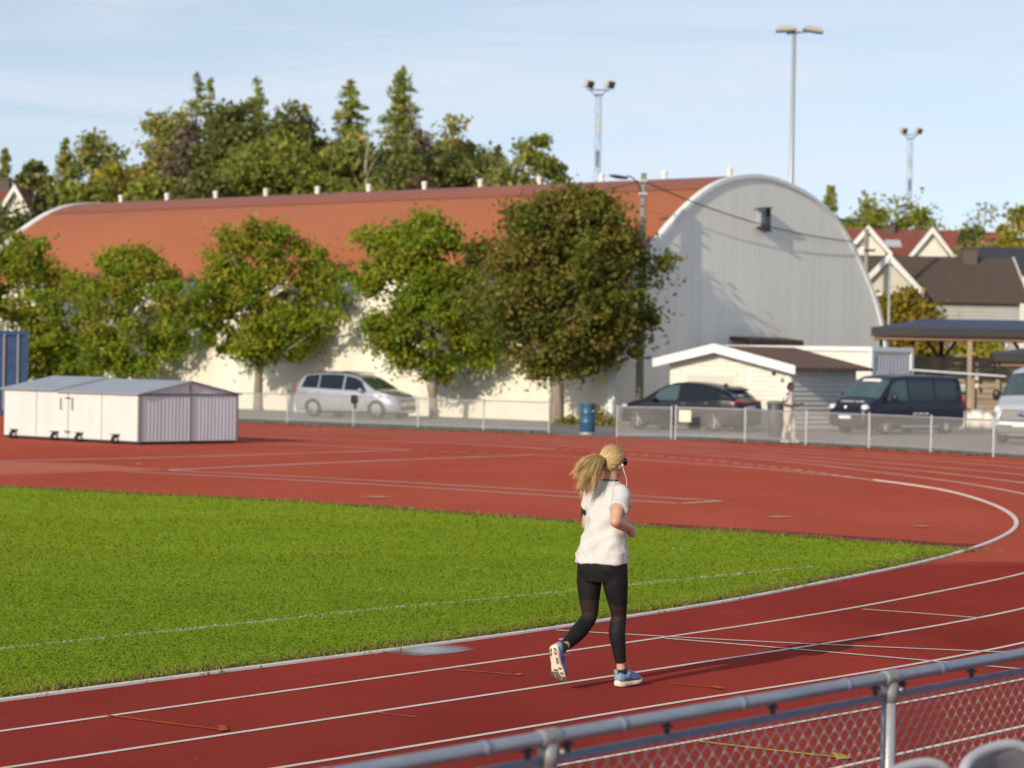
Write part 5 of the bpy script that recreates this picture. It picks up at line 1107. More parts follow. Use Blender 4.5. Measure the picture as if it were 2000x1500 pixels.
for sg_ in (-1, 1):
    parts(sv_, [('side_window', c.side_glass(-.02, 1.02, sg_, slant1=-.30, hi=.10), M_clearw), ('side_window', c.side_glass(-.95, -.09, sg_, hi=.10), M_glass), ('side_window', c.side_glass(-1.55, -1.02, sg_, hi=.12, slant0=.1), M_glass),
      ('sill_trim', c.strip(-1.05, 1.05, .25, .40, sg_, .006), M_blackpl), ('door_seam', c.strip(-.06, -.05, .42, .95, sg_), M_dark), ('door_handle', patchbox((-.28, sg_ * (c.side(-.28, .9) + .015), .90), (.17, .03, .03)), M_chrome), ('door_handle', patchbox((-1.12, sg_ * (c.side(-1.12, .93) + .015), .93), (.17, .03, .03)), M_chrome),
      ('mirror', MB().ell((.80, sg_ * 1.03, 1.03), (.10, .12, .085), 12, 8), M_blk, True), ('headlight', MB().ell((2.08, sg_ * .66, .78), (.17, .15, .06), 14, 8, Matrix.Rotation(R(-28 * sg_), 3, 'Z')), M_lamp, True),
      ('tail_light', MB().ell((-2.16, sg_ * .62, .985), (.14, .30, .065), 14, 8), M_red, True)])
parts(sv_, [('windscreen', c.top_glass(.52, 1.28, .95), M_glass), ('rear_window', c.top_glass(-1.62, -2.02, .92, fwd=-1), mat('hatch_glass', (.09, .095, .12), .05, spec=1)), ('spoiler', MB().box((-1.74, 0, 1.42), (.34, 1.18, .05), rot=Matrix.Rotation(R(-14), 3, 'Y'), bev=.02), M_blackpl), ('light_bar', patchbox((-2.275, 0, .985), (.05, 1.1, .035)), M_red),
  ('number_plate', patchbox((-2.315, 0, .80), (.02, .52, .11), bev=.004), M_plate), ('rear_diffuser', patchbox((-2.27, 0, .36), (.1, 1.2, .2)), M_blackpl), ('roof_aerial', MB().ell((-1.35, 0, 1.53), (.09, .03, .05), 10, 6), M_blk, True)])

# ---- navy minibus
P1 = gnd(1727, 848); hv = R(180 + 40)
u_ = np.array([math.cos(hv), math.sin(hv)]); lf = np.array([-u_[1], u_[0]])
mid = P1[:2] - u_ * 1.5 - lf * .86 * 1.0
vn = thing('parked_van', 'navy blue minibus parked facing the track', 'van', (mid[0], mid[1], -.018), hv)
c = Car(top=[(-2.42, .5), (-2.44, 1.0), (-2.40, 1.5), (-2.33, 1.86), (-2.2, 1.94), (-1.2, 1.975), (.3, 1.97), (.85, 1.93), (1.10, 1.83), (1.45, 1.50), (1.78, 1.20), (2.0, 1.10), (2.28, .99), (2.40, .84), (2.46, .62), (2.46, .42)],
        belt=[(-2.44, 1.12), (1.2, 1.08), (1.7, 1.05), (2.46, .7)], W=1.92, sill=.26, tumble=.17, crown=.1, plan=[(-2.44, .93), (-2.3, .985), (-2, 1), (1.7, 1), (2.1, .95), (2.32, .86), (2.46, .76)])
M_navy = paint('navy_paint', (.007, .009, .028), .3, coat=.2, c2=(.009, .011, .03))
c.body('body', M_navy, vn); wheels(c, vn, 3.0, .335, M_chrome, spokes=7); car_shadow_floor(c, vn, 3.0)
M_bluew = mat('tinted_side_glass', (.02, .04, .048), .05, spec=.6)
for sg_ in (-1, 1):
    parts(vn, [('side_window', c.side_glass(.42, 1.50, sg_, hi=.17, slant1=-.34), M_clearw), ('side_window', c.side_glass(-.88, .33, sg_, hi=.19), M_bluew), ('side_window', c.side_glass(-2.18, -.97, sg_, hi=.19, slant0=.06), M_bluew),
      ('door_seam', c.strip(.365, .377, .40, 1.1, sg_), M_black), ('door_seam', c.strip(-.93, -.918, .40, 1.1, sg_), M_black), ('slide_rail', c.strip(-2.3, -.95, .98, 1.0, sg_), M_black), ('door_handle', patchbox((.25, sg_ * (c.side(.25, .95) + .015), .95), (.17, .03, .04)), M_navy),
      ('mirror', MB().ell((1.32, sg_ * 1.10, 1.22), (.08, .13, .14), 12, 8), M_blackpl, True), ('headlight', MB().ell((2.26, sg_ * .70, .88), (.15, .17, .115), 14, 8, Matrix.Rotation(R(-22 * sg_), 3, 'Z')), M_lamp, True), ('tail_light', MB().ell((-2.40, sg_ * .86, 1.05), (.05, .06, .28), 10, 8), M_red, True), ('side_step', patchbox((-.2, sg_ * .93, .27), (1.8, .08, .06)), M_galv)])
parts(vn, [('windscreen', c.top_glass(1.14, 1.78, .96), M_clearw), ('grille', patchbox((2.42, 0, .86), (.08, .95, .14)), M_blackpl), ('bumper_intake', patchbox((2.455, 0, .40), (.06, 1.2, .16)), M_blackpl), ('number_plate', patchbox((2.48, 0, .56), (.02, .52, .11), bev=.004), M_plate), ('badge', MB().ell((2.47, 0, .87), (.02, .07, .07), 12, 8), M_chrome, True), ('sun_strip', c.top_glass(1.13, 1.22, .5, .018), M_white)])
mb = MB()   # two short blocks and a longer row of white print across the bonnet, too blurred to read
for y0, y1 in ((-.50, -.30), (-.26, -.12), (-.02, .10), (.12, .20), (.22, .32), (.34, .43), (.45, .52)):
    f = lambda u, v: (2.06 + .085 * u, -(y0 + (y1 - y0) * v), float(np.interp(2.06 + .085 * u, c.top[:, 0], c.top[:, 1])) + .014); mb.grid(f, [0, 1], [0, 1])
mb.build('bonnet_lettering', M_white, vn)
mb = MB()
for x0, x1 in ((-.55, -.35), (-.30, -.05), (0, .22)):
    mb2 = c.strip(x0, x1, .66, .72, 1, .008); mb.add(mb2.v, mb2.f)
mb.build('side_lettering', M_white, vn)

# ---- silver panel van cut by the frame
P1 = gnd(1937, 872); hv = R(180 + 62); u_ = np.array([math.cos(hv), math.sin(hv)]); lf = np.array([-u_[1], u_[0]]); Q_ = at(1939, 860, 79.2)[:2]
mid = Q_ - u_ * 2.55 + lf * .92
tr = thing('parked_van', 'silver high roofed van cut off by the right edge', 'van', (mid[0], mid[1], -.018), hv)
c = Car(top=[(-2.9, .5), (-2.9, 2.05), (-2.8, 2.26), (-1, 2.31), (.6, 2.30), (1.0, 2.22), (1.35, 1.95), (1.9, 1.45), (2.1, 1.32), (2.45, 1.18), (2.58, 1.0), (2.64, .7), (2.64, .40)], belt=[(-2.9, 1.3), (1.4, 1.25), (1.9, 1.18), (2.64, .8)], W=2.05, sill=.30, tumble=.12, crown=.1, plan=[(-2.9, .96), (-2.6, 1), (1.9, 1), (2.3, .95), (2.5, .88), (2.64, .80)])
M_sil2 = paint('pale_silver_paint', (.55, .58, .64), .3, .35)
c.body('body', M_sil2, tr); wheels(c, tr, 3.3, .36, M_chrome); car_shadow_floor(c, tr, 3.3)
for sg_ in (-1, 1):
    parts(tr, [('side_window', c.side_glass(.55, 1.62, sg_, hi=.30, slant1=-.4), M_clearw), ('mirror', MB().ell((1.55, sg_ * 1.16, 1.45), (.08, .12, .18), 12, 8), M_blackpl, True), ('headlight', MB().ell((2.44, sg_ * .80, 1.0), (.16, .14, .16), 14, 8, Matrix.Rotation(R(-22 * sg_), 3, 'Z')), M_lamp, True)])
parts(tr, [('windscreen', c.top_glass(1.12, 1.90, .97), mat('van_windscreen', (.05, .075, .08), .04, spec=1)), ('grille', MB().prism([(2.60, -.62, 1.02), (2.60, .62, 1.02), (2.66, .70, .72), (2.66, -.70, .72)], (.04, 0, 0)), M_blackpl), ('grille_frame', MB().tube([(2.64, -.66, 1.05), (2.64, .66, 1.05)], .03, 6), M_chrome), ('badge', MB().ell((2.69, 0, .88), (.02, .15, .06), 14, 8), mat('badge_blue', (.03, .07, .25), .2, coat=1), True), ('bumper', patchbox((2.62, 0, .45), (.16, 1.6, .26), bev=.05), mat('grey_plastic', (.12, .12, .125), .6)), ('number_plate', patchbox((2.715, -.02, .58), (.02, .52, .11), bev=.004), M_plate)])
mb = MB()
for z in (.78, .84, .90, .96): mb.box((2.69, 0, z), (.02, 1.2, .018))
mb.build('grille_bar', M_chrome, tr)
# ================================================================== people
def bake(mb, name, voxel, mats, parent=None, smooth=5, disp=None):
    """one closed surface grown from overlapping lofts"""
    me = mb.mesh('tmp'); o = bpy.data.objects.new('tmp', me); COL.objects.link(o)
    m = o.modifiers.new('r', 'REMESH'); m.mode = 'VOXEL'; m.voxel_size = voxel; m.use_smooth_shade = True
    if smooth: q = o.modifiers.new('s', 'SMOOTH'); q.factor = .5; q.iterations = smooth
    dg = bpy.context.evaluated_depsgraph_get(); dg.update(); me2 = bpy.data.meshes.new_from_object(o.evaluated_get(dg)); me2.name = name
    bpy.data.objects.remove(o); bpy.data.meshes.remove(me); me2.materials.clear()
    for x in (mats if isinstance(mats, (list, tuple)) else [mats]): me2.materials.append(x)
    if disp:
        nr = [v.normal.copy() for v in me2.vertices]; co = [v.co + n_ * disp(v.co) for v, n_ in zip(me2.vertices, nr)]
        me2.vertices.foreach_set('co', [x for c_ in co for x in c_])
        me2.update()
    me2.polygons.foreach_set('use_smooth', [True] * len(me2.polygons))
    o2 = bpy.data.objects.new(name, me2); COL.objects.link(o2)
    if parent is not None: o2.parent = parent
    return o2
def limb(mb, pts, rad, n=14, balls=True, k=5):
    S = cr_spline([np.r_[p, r] for p, r in zip(pts, rad)], k); mb.tube([tuple(q[:3]) for q in S], [q[3] for q in S], n)
    if balls:
        for p, r in ((pts[0], rad[0]), (pts[-1], rad[-1])): mb.ell(p, (r * .97,) * 3, 12, 8)
def rings_loft(mb, rr, n=28):
    """(cx, cy, z, a, b, yaw degrees)"""
    A = np.array(rr, float); k = np.arange(len(A)); kk = np.linspace(0, len(A) - 1, (len(A) - 1) * 5 + 1)
    S = np.stack([np.interp(kk, k, A[:, i]) for i in range(6)], 1); out = []
    for _ in range(4): S[1:-1] = .5 * S[1:-1] + .25 * (S[:-2] + S[2:])
    for cx, cy, z, a, b, yw in S:
        y = R(yw); pw = .86; ring = []
        for j in range(n):
            t = 2 * math.pi * j / n; ex = a * math.copysign(abs(math.cos(t)) ** pw, math.cos(t)); ey = b * math.copysign(abs(math.sin(t)) ** pw, math.sin(t))
            ring.append((cx + ex * math.cos(y) - ey * math.sin(y), cy + ex * math.sin(y) + ey * math.cos(y), z))
        out.append(ring)
    mb.loft(out)
def hand(mb, wrist, d, nrm, side, curl=62, s=1.0, thumb_out=.55):
    """palm with four curled fingers of different lengths and a thumb at the side; side points to the thumb"""
    w_, d, nrm, side = (Vector(q) for q in (wrist, d, nrm, side)); d.normalize(); nrm = (nrm - d * nrm.dot(d)).normalized(); side = d.cross(nrm) * (1 if d.cross(nrm).dot(side) > 0 else -1)
    B = Matrix((side, d, nrm)).transposed()
    mb.ell(w_ + d * .048 * s, (.040 * s, .054 * s, .019 * s), 14, 10, B); mb.ell(w_ + d * .005, (.026 * s, .035 * s, .022 * s), 12, 8, B)
    for i, (o_, l) in enumerate(((.030, .92), (.010, 1.0), (-.010, .95), (-.029, .78))):
        p = w_ + side * o_ * s + d * (.088 - .004 * abs(i - 1)) * s; pts = [p - d * .02 * s, p]; a = 18
        for q, ln in enumerate((.040, .026, .020)):
            a += curl * (1.0, 1.15, .8)[q] * (1 + .05 * i); dd = d * math.cos(R(a)) + nrm * math.sin(R(a)); p = p + dd * ln * l * s; pts.append(p)
        mb.tube(pts, [.0098 * s, .0098 * s, .009 * s, .0083 * s, .0072 * s], 8); mb.ell(pts[-1], (.0072 * s,) * 3, 8, 6)
    p = w_ + side * .030 * s + d * .022 * s; p1 = p + (side * thumb_out + d * .6 + nrm * .4).normalized() * .036 * s; p2 = p1 + (d * .75 - side * .15 + nrm * .55).normalized() * .030 * s; p3 = p2 + (d * .4 - side * .6 + nrm * .5).normalized() * .024 * s
    mb.tube([p, p1, p2, p3], [.014 * s, .0115 * s, .010 * s, .008 * s], 8); mb.ell(p3, (.008 * s,) * 3, 8, 6)
def head(mb, c, M=None, s=1.0):
    M = M or Matrix.Identity(3); c = Vector(c); q = lambda x, y, z: c + M @ Vector((x * s, y * s, z * s))
    e = lambda x, y, z, a, b, h: mb.ell(q(x, y, z), (a * s, b * s, h * s), 18, 12, M)
    e(0, -.004, .012, .0745, .094, .102); e(0, .028, -.050, .056, .064, .066); e(0, .060, -.088, .027, .026, .022); e(0, .040, .03, .064, .056, .06)
    e(0, .097, -.018, .0115, .020, .013); e(0, .090, .004, .008, .013, .026); e(0, .083, -.050, .021, .010, .0065); e(0, .081, -.060, .018, .010, .006)
    for x in (-1, 1):
        e(x * .074, -.006, -.012, .010, .022, .031); e(x * .073, -.004, -.036, .009, .011, .012); e(x * .033, .070, -.022, .022, .02, .02); e(x * .03, .083, .020, .022, .010, .007); e(x * .031, .078, .006, .012, .010, .009)
M_skin = mat('skin', (.57, .345, .225), .5, c2=(.51, .29, .185), nscale=9); M_skin.node_tree.nodes['Principled BSDF'].inputs['Subsurface Weight'].default_value = .12; M_skin.node_tree.nodes['Principled BSDF'].inputs['Subsurface Radius'].default_value = (.012, .005, .003)
M_skin2 = mat('skin_brown', (.125, .055, .030), .5, c2=(.10, .043, .024), nscale=8)
M_tee = mat('tee_cotton', (.60, .60, .58), .9, c2=(.565, .56, .54), nscale=30, bump=.15, bscale=160)
M_tight = mat('legging_fabric', (.010, .010, .011), .7, c2=(.014, .014, .015), nscale=20, spec=.2)
M_meshp = mat('legging_mesh', (.036, .022, .016), .7, c2=(.024, .017, .014), nscale=160, spec=.2)
M_shoe = mat('shoe_blue_knit', (.075, .125, .27), .8, c2=(.105, .165, .32), nscale=30, bump=.3, bscale=220)
M_shoel = mat('shoe_pale_blue', (.24, .33, .46), .75, c2=(.20, .28, .41), nscale=20)
M_foam = mat('sole_foam', (.76, .68, .55), .7, c2=(.68, .60, .48), nscale=8)
M_tread = mat('tread_rubber', (.115, .095, .07), .8)
M_sock = mat('sock_black', (.015, .017, .022), .9)

# ------------------------------------------------ the runner (local +Y is her running direction, +X her right)
RS = 1.018; fr_ang = -R(36); Rv = np.array([math.cos(fr_ang), math.sin(fr_ang)]); Fv = np.array([-math.sin(fr_ang), math.cos(fr_ang)])
Pg = gnd(1224, 1340)[:2]; loc = Pg - (Rv * .10 + Fv * .18) * RS
sk = MB()
NB, HCt = (.007, .067, 1.425), (.003, .092, 1.572)
rings_loft(sk, [(0, 0, .80, .16, .115, 0), (0, 0, .92, .165, .115, 0), (0, .02, 1.10, .125, .09, -4), (0, .045, 1.28, .145, .095, -12), (.004, .055, 1.37, .135, .075, -14), (.006, .062, 1.42, .06, .058, -10)])
limb(sk, [NB, (.006, .072, 1.46), (.004, .083, 1.525)], [.053, .047, .049]); head(sk, HCt)
RSH, REL, RWR = (.150, .004, 1.372), (.212, -.168, 1.178), (.184, .055, 1.122)
LSH, LEL, LWR = (-.150, .082, 1.372), (-.212, .105, 1.125), (-.065, .275, 1.238)
limb(sk, [RSH, (.178, -.085, 1.278), REL], [.052, .048, .040]); limb(sk, [REL, (.208, -.085, 1.150), RWR], [.041, .039, .027]); sk.ell(REL, (.040, .042, .040), 12, 8)
limb(sk, [LSH, (-.182, .095, 1.25), LEL], [.052, .046, .039]); limb(sk, [LEL, (-.150, .185, 1.175), LWR], [.040, .038, .027])
hand(sk, (.182, .062, 1.12), (-.10, .80, -.42), (-.80, .05, -.25), (0, .2, 1), curl=66, s=.97)
hand(sk, (-.058, .282, 1.243), (.62, .35, .42), (.45, -.75, -.3), (0, -.2, 1), curl=66, s=.97)
RH, RK, RA = (.088, 0, .90), (.083, .088, .50), (.100, .105, .10)
LH, LK, LA = (-.088, 0, .90), (-.110, .012, .485), (-.097, -.340, .295)
RLEG = [(.100, -.004, .84), (.098, .018, .72), (.094, .055, .60), RK, (.089, .062, .38), (.094, .082, .27), (.099, .100, .172)]; LLEG = [(-.100, -.004, .84), (-.108, -.004, .72), (-.112, .006, .60), (-.112, .010, .49), (-.110, -.055, .432), (-.106, -.140, .385), (-.101, -.228, .340), (-.098, -.292, .312)]
limb(sk, RLEG + [RA], [.075, .07, .055, .042, .044, .037, .030, .032]); limb(sk, LLEG + [LA], [.075, .07, .055, .043, .043, .044, .038, .031, .032])
limb(sk, [RA, (.10, .12, .05), (.10, .21, .042)], [.033, .03, .02]); limb(sk, [LA, tuple(Vector(LA) - Vector((0, .03, .03))), tuple(Vector(LA) + Vector((.0, .02, -.12)))], [.033, .03, .02])
runner = bake(sk, 'person', .0062, M_skin, None, 4)
runner.location = (loc[0], loc[1], 0); runner.rotation_euler = (0, 0, fr_ang); runner.scale = (RS,) * 3
tag(runner, 'blond ponytailed runner in white t-shirt, black leggings and blue shoes on the track', 'person')

lg = MB()
rings_loft(lg, [(0, .005, 1.0, .150, .105, 0), (0, .0, .94, .172, .118, 0), (0, -.008, .87, .190, .130, 0), (0, -.004, .80, .182, .122, 0), (0, .0, .74, .150, .10, 0)])
for x in (-1, 1): lg.ell((x * .080, -.050, .850), (.088, .080, .085), 16, 12)
limb(lg, RLEG, [.094, .088, .070, .056, .0585, .049, .0385], 20, False)
limb(lg, LLEG, [.094, .088, .072, .057, .0565, .058, .048, .039], 20, False)
lgo = bake(lg, 'leggings', .0065, [M_tight, M_meshp], runner, 5, lambda c: .0012 * mnoise.noise(c * 40))
for p_ in lgo.data.polygons:
    c_, n_ = p_.center, p_.normal
    if c_.x > 0 and n_.y < .15 and .455 + .5 * abs(c_.x - .088) < c_.z < .585 - .25 * (c_.x - .088): p_.material_index = 1
    if c_.x < 0 and n_.y < .2 and c_.y > -.075 and .455 + .4 * abs(c_.x + .11) < c_.z < .605: p_.material_index = 1

ts = MB()
rings_loft(ts, [(0, -.002, .872, .192, .140, 2), (0, -.002, .90, .190, .138, 2), (0, .002, 1.0, .170, .126, -2), (0, .014, 1.10, .154, .112, -5), (0, .03, 1.20, .157, .112, -9), (.0, .043, 1.29, .164, .112, -13), (.002, .050, 1.35, .166, .098, -14), (.004, .056, 1.395, .140, .080, -14), (.006, .062, 1.425, .090, .066, -12), (.007, .066, 1.443, .062, .058, -8)])
limb(ts, [(.118, .016, 1.375), (.150, -.006, 1.358), (.176, -.062, 1.300), (.190, -.100, 1.262)], [.062, .064, .063, .066], 18, False); limb(ts, [(-.118, .07, 1.375), (-.150, .082, 1.355), (-.172, .092, 1.29), (-.186, .096, 1.245)], [.062, .064, .062, .064], 18, False)
def folds(c):
    m = min(max((1.36 - c.z) / .15, 0), 1); v = Vector((c.x * 5 + c.z * 4, c.y * 5, c.z * 8 - c.x * 5)); a = 1 - abs(mnoise.noise(v)) * 2.2; b = mnoise.noise(Vector((c.x * 14, c.y * 14, c.z * 5)))
    wst = math.exp(-((c.z - 1.10) / .09) ** 2)
    cz = c.z + .35 * c.x + .12 * math.sin(c.x * 9); cre = (max(0, math.sin(cz * 52 + 2.5 * mnoise.noise(c * 6))) ** 6) * max(mnoise.noise(Vector((c.x * 6, c.y * 6, c.z * 4))) + .15, 0)
    a += cre * 1.1
    return .0125 * m * a + (.008 + .012 * wst) * m * b + .0018 * mnoise.noise(c * 22)
ts_o = bake(ts, 't_shirt', .0062, M_tee, runner, 3, folds)
mb = MB(); mb.tube([(.007 + .056 * math.cos(t), .064 + .053 * math.sin(t), 1.447 - .004 * math.sin(t)) for t in np.linspace(0, 2 * math.pi, 29)], .0055, 8, caps=False); mb.build('neck_cord', M_black, runner, True)
mb = MB()
for i in range(9): t = -2.6 + i * .26; mb.ell((.007 + .061 * math.cos(t), .064 + .058 * math.sin(t), 1.447), (.004, .004, .003), 6, 4)
mb.build('neck_cord_pattern', M_white, runner)
# shoes
OUT = [(0, .016), (.04, .031), (.15, .040), (.32, .038), (.48, .039), (.68, .051), (.82, .049), (.93, .034), (1, .010)]
def shoe(M, flip, name='shoe'):
    """origin under the heel, +y to the toe; M places it on the body"""
    Ls = .278; tt = np.linspace(0, 1, 26); hw = lambda t: float(np.interp(t, [o[0] for o in OUT], [o[1] for o in OUT])); cx = lambda t: flip * (.006 * math.sin(math.pi * t) - .010 * max(t - .6, 0))
    zb = lambda t: .030 * max((t - .70) / .30, 0) ** 1.7 + .016 * max((.14 - t) / .14, 0) ** 2; zs = lambda t: zb(t) * .75 + float(np.interp(t, [0, .3, .6, 1], [.042, .040, .036, .030]))
    up = lambda t: float(np.interp(t, [0, .05, .18, .32, .42, .55, .75, .9, 1], [.088, .108, .100, .098, .112, .098, .078, .064, .045]))
    T = lambda p: tuple(M @ Vector(p))
    mb = MB(); rings = []
    for t in tt:
        w_, b, s_ = hw(t), zb(t), zs(t); y = t * Ls; rings.append([T((cx(t) + a * w_, y, z)) for a, z in ((-.82, b), (-1, b + .008), (-1.06, (b + s_) / 2), (-1.0, s_), (0, s_), (1.0, s_), (1.06, (b + s_) / 2), (1, b + .008), (.82, b), (0, b - .001))])
    mb.loft(rings); sole = None
    mu = MB(); rings = []
    for t in tt:
        w_, s_, u = hw(t) * .97, zs(t) - .002, up(t); y = .004 + t * (Ls - .010); k = float(np.interp(t, [0, .12, .4, .6, 1], [.62, .80, .62, .55, .6]))
        rings.append([T((cx(t) + a * w_, y - (.012 * (u - s_) / .06 if t < .1 else 0) * .4, z)) for a, z in ((-.95, s_), (-1.0, s_ + (u - s_) * .30), (-(1 + k) / 2, s_ + (u - s_) * .72), (-k * .72, u - .002), (0, u + .002), (k * .72, u - .002), ((1 + k) / 2, s_ + (u - s_) * .72), (1.0, s_ + (u - s_) * .30), (.95, s_), (0, s_))])
    mu.loft(rings); uo = mu.build(name, [M_shoe, M_shoel], runner, True, 1)
    me = uo.data; Mi = M.inverted()
    for p_ in me.polygons:
        c_ = Mi @ p_.center
        if c_.y < .085 + (c_.z - .04) * .6: p_.material_index = 1
    so_ = mb.build('sole', M_foam, uo, True, 1)
    md = MB(); B = lambda x, y: T((flip * x + cx(y / Ls), y, zb(min(max(y / Ls, 0), 1)) - .0035))
    def pad(pts, hole=0):
        c_ = np.mean(pts, 0)
        if not hole: md.add([B(*q) for q in pts], [tuple(range(len(pts)))])
        else:
            inn = [tuple(c_ + (np.array(q) - c_) * .48) for q in pts]; n = len(pts); md.add([B(*q) for q in pts] + [B(*q) for q in inn], [(i, (i + 1) % n, n + (i + 1) % n, n + i) for i in range(n)])
    pad([(-.030, .014), (-.006, .006), (-.010, .042), (-.022, .062), (-.032, .050)], 1); pad([(.008, .012), (.030, .026), (.031, .060), (.020, .078), (.006, .052)], 1); pad([(-.034, .080), (-.020, .082), (-.017, .112), (-.024, .130), (-.034, .118)], 1)
    for yy, xs_ in ((.160, (-.036,)), (.176, (-.010, .010)), (.196, (-.040, -.008, .014, .038)), (.214, (-.012, .012, .040)), (.230, (-.036, -.010, .014)), (.248, (-.026, .004, .026)), (.264, (-.008, .010))):
        for x in xs_: pad([(x - .010, yy - .010), (x + .002, yy - .004), (x + .010, yy - .011), (x + .011, yy + .004), (x + .001, yy + .010), (x - .010, yy + .005)])
    md.build('tread', M_tread, uo)
    mk = MB(); mk.add([T((cx(.1) + a * .030, y, z)) for a, y, z in ((-.5, -.006, .10), (.5, -.006, .10), (.55, -.007, .128), (-.55, -.007, .128))], [(0, 1, 2, 3)]); mk.build('heel_tab', M_shoel, uo)
    ml = MB()
    for k in range(5): y = .115 + k * .020; z = up(y / Ls) + .003; ml.tube([T((cx(y / Ls) - .020, y, z - .006)), T((cx(y / Ls), y + .003, z + .002)), T((cx(y / Ls) + .020, y, z - .006))], .0028, 5)
    for sg_ in (-1, 1): ml.tube([T((0, .118, .112)), T((sg_ * .012, .105, .135)), T((sg_ * .022, .112, .150)), T((sg_ * .016, .122, .130)), T((0, .120, .113))], .0022, 5)
    ml.build('laces', M_white if flip < 0 else M_shoel, uo, True)
    # maker's word on the outer side of the heel
    cu = bpy.data.curves.new('lt', 'FONT'); cu.body = 'HOKA'; cu.size = .026; cu.extrude = .0006; to = bpy.data.objects.new('lt', cu); COL.objects.link(to)
    dg = bpy.context.evaluated_depsgraph_get(); dg.update(); me = bpy.data.meshes.new_from_object(to.evaluated_get(dg)); bpy.data.objects.remove(to)
    sx = flip
    for v in me.vertices:
        a, b = v.co.x, v.co.y; y = (.035 + a) if sx > 0 else (.105 - a); t = y / Ls; v.co = Vector(T((cx(t) + sx * (hw(t) * .985 + .0035), y, .050 + b)))
    me.materials.append(M_black); lo = bpy.data.objects.new('lettering', me); COL.objects.link(lo); lo.parent = uo
    return uo
MR = Matrix.Translation((.100, .050, 0)) @ Matrix.Rotation(R(-4), 4, 'Z') @ Matrix.Rotation(R(3.0), 4, 'X')
shoe(MR, 1)
dL = Vector((.02, .33, -.94)).normalized(); uL = Vector((.03, .94, .33)); uL = (uL - dL * uL.dot(dL)).normalized(); xL = dL.cross(uL)
hL = Vector(LA) - dL * .055 - uL * .105
ML = Matrix((( xL.x, dL.x, uL.x, hL.x), (xL.y, dL.y, uL.y, hL.y), (xL.z, dL.z, uL.z, hL.z), (0, 0, 0, 1)))
shoe(ML, -1)
mb = MB(); mb.tube([(.100, .112, .065), (.100, .106, .11), (.100, .104, .128)], [.036, .036, .035], 16); mb.build('sock', M_sock, runner, True)
mb = MB(); a_, d_s = Vector(LA), (Vector(LK) - Vector(LA)).normalized(); mb.tube([a_ - uL * .04 + dL * .005, a_ + d_s * .005, a_ + d_s * .022], [.038, .036, .035], 16); mb.build('sock', M_sock, runner, True)
# armband with phone pouch, sunglasses, earphones
a_, b_ = Vector(LSH), Vector(LEL); mb = MB(); mb.tube([a_ + (b_ - a_) * t for t in (.42, .5, .62, .70)], [.058, .060, .058, .050], 18, caps=False); mb.box(a_ + (b_ - a_) * .58 + Vector((-.050, .01, 0)), (.016, .07, .11), bev=.006); mb.build('armband', M_blackpl, runner, True)
mb = MB()
for x in (-1, 1): mb.ell((HCt[0] + x * .037, HCt[1] + .099, HCt[2] + .004), (.034, .010, .029), 18, 12, Matrix.Rotation(R(-20 * x), 3, 'Z'))
mb.tube([(HCt[0] - .012, HCt[1] + .104, HCt[2] + .010), (HCt[0] + .012, HCt[1] + .104, HCt[2] + .010)], .004, 6); lens = mb.build('sunglasses', M_blackpl, runner, True)
mb = MB()
for x in (-1, 1): mb.tube([(HCt[0] + x * .068, HCt[1] + .086, HCt[2] + .012), (HCt[0] + x * .079, HCt[1] + .04, HCt[2] + .014), (HCt[0] + x * .080, HCt[1] - .012, HCt[2] + .010), (HCt[0] + x * .079, HCt[1] - .03, HCt[2] - .008)], .0038, 6)
mb.build('temple', M_blackpl, lens)
mb = MB(); ear = Vector((HCt[0] + .084, HCt[1] + .004, HCt[2] - .018)); mb.ell(ear, (.008, .010, .010), 10, 8)
mb.tube([tuple(q) for q in cr_spline([tuple(ear), (.090, .108, 1.520), (.094, .128, 1.480), (.088, .152, 1.435), (.080, .160, 1.395), (.05, .165, 1.33)], 5)], .0027, 6); mb.ell((HCt[0] - .083, HCt[1], HCt[2] - .02), (.008, .010, .010), 10, 8); mb.tube([tuple(q) for q in cr_spline([(HCt[0] - .083, HCt[1], HCt[2] - .02), (-.075, .13, 1.49), (-.05, .165, 1.40), (.0, .17, 1.32)], 5)], .0022, 6); mb.build('earphone_cable', M_white, runner, True)
# hair
hr_ = np.random.default_rng(5); er = np.array([.0745, .094, .102]) + .006; hc_ = np.array(HCt) + [0, -.004, .012]
def in_hair(d): u, v, w_ = d; return w_ > (-.62 if v < -.75 else -.62 + .98 * (v + .75)) and w_ > -.66
TIE = np.array([0, -.985, -.10]); TIE /= np.linalg.norm(TIE)
mb = MB(); us = np.linspace(0, 2 * math.pi, 49); vs_ = np.linspace(.02, math.pi - .02, 33); vv = []; ff = []
D = lambda i, j: np.array([math.sin(vs_[j]) * math.cos(us[i]), math.sin(vs_[j]) * math.sin(us[i]), math.cos(vs_[j])])
for i in range(48):
    for j in range(32):
        q = [D(i, j), D(i, j + 1), D(i + 1, j + 1), D(i + 1, j)]
        if in_hair(sum(q) / 4): o_ = len(vv); vv += [tuple(hc_ + er * d * 1.0) for d in q]; ff.append((o_, o_ + 1, o_ + 2, o_ + 3))
blond = np.array([(.72, .51, .22), (.88, .66, .32), (.55, .36, .14), (.98, .80, .46), (.40, .25, .10)])
hp = np_mesh('hair', vv, np.array(ff), M_hair, np.tile(np.array([.33, .215, .09]), (len(vv), 1)), runner)
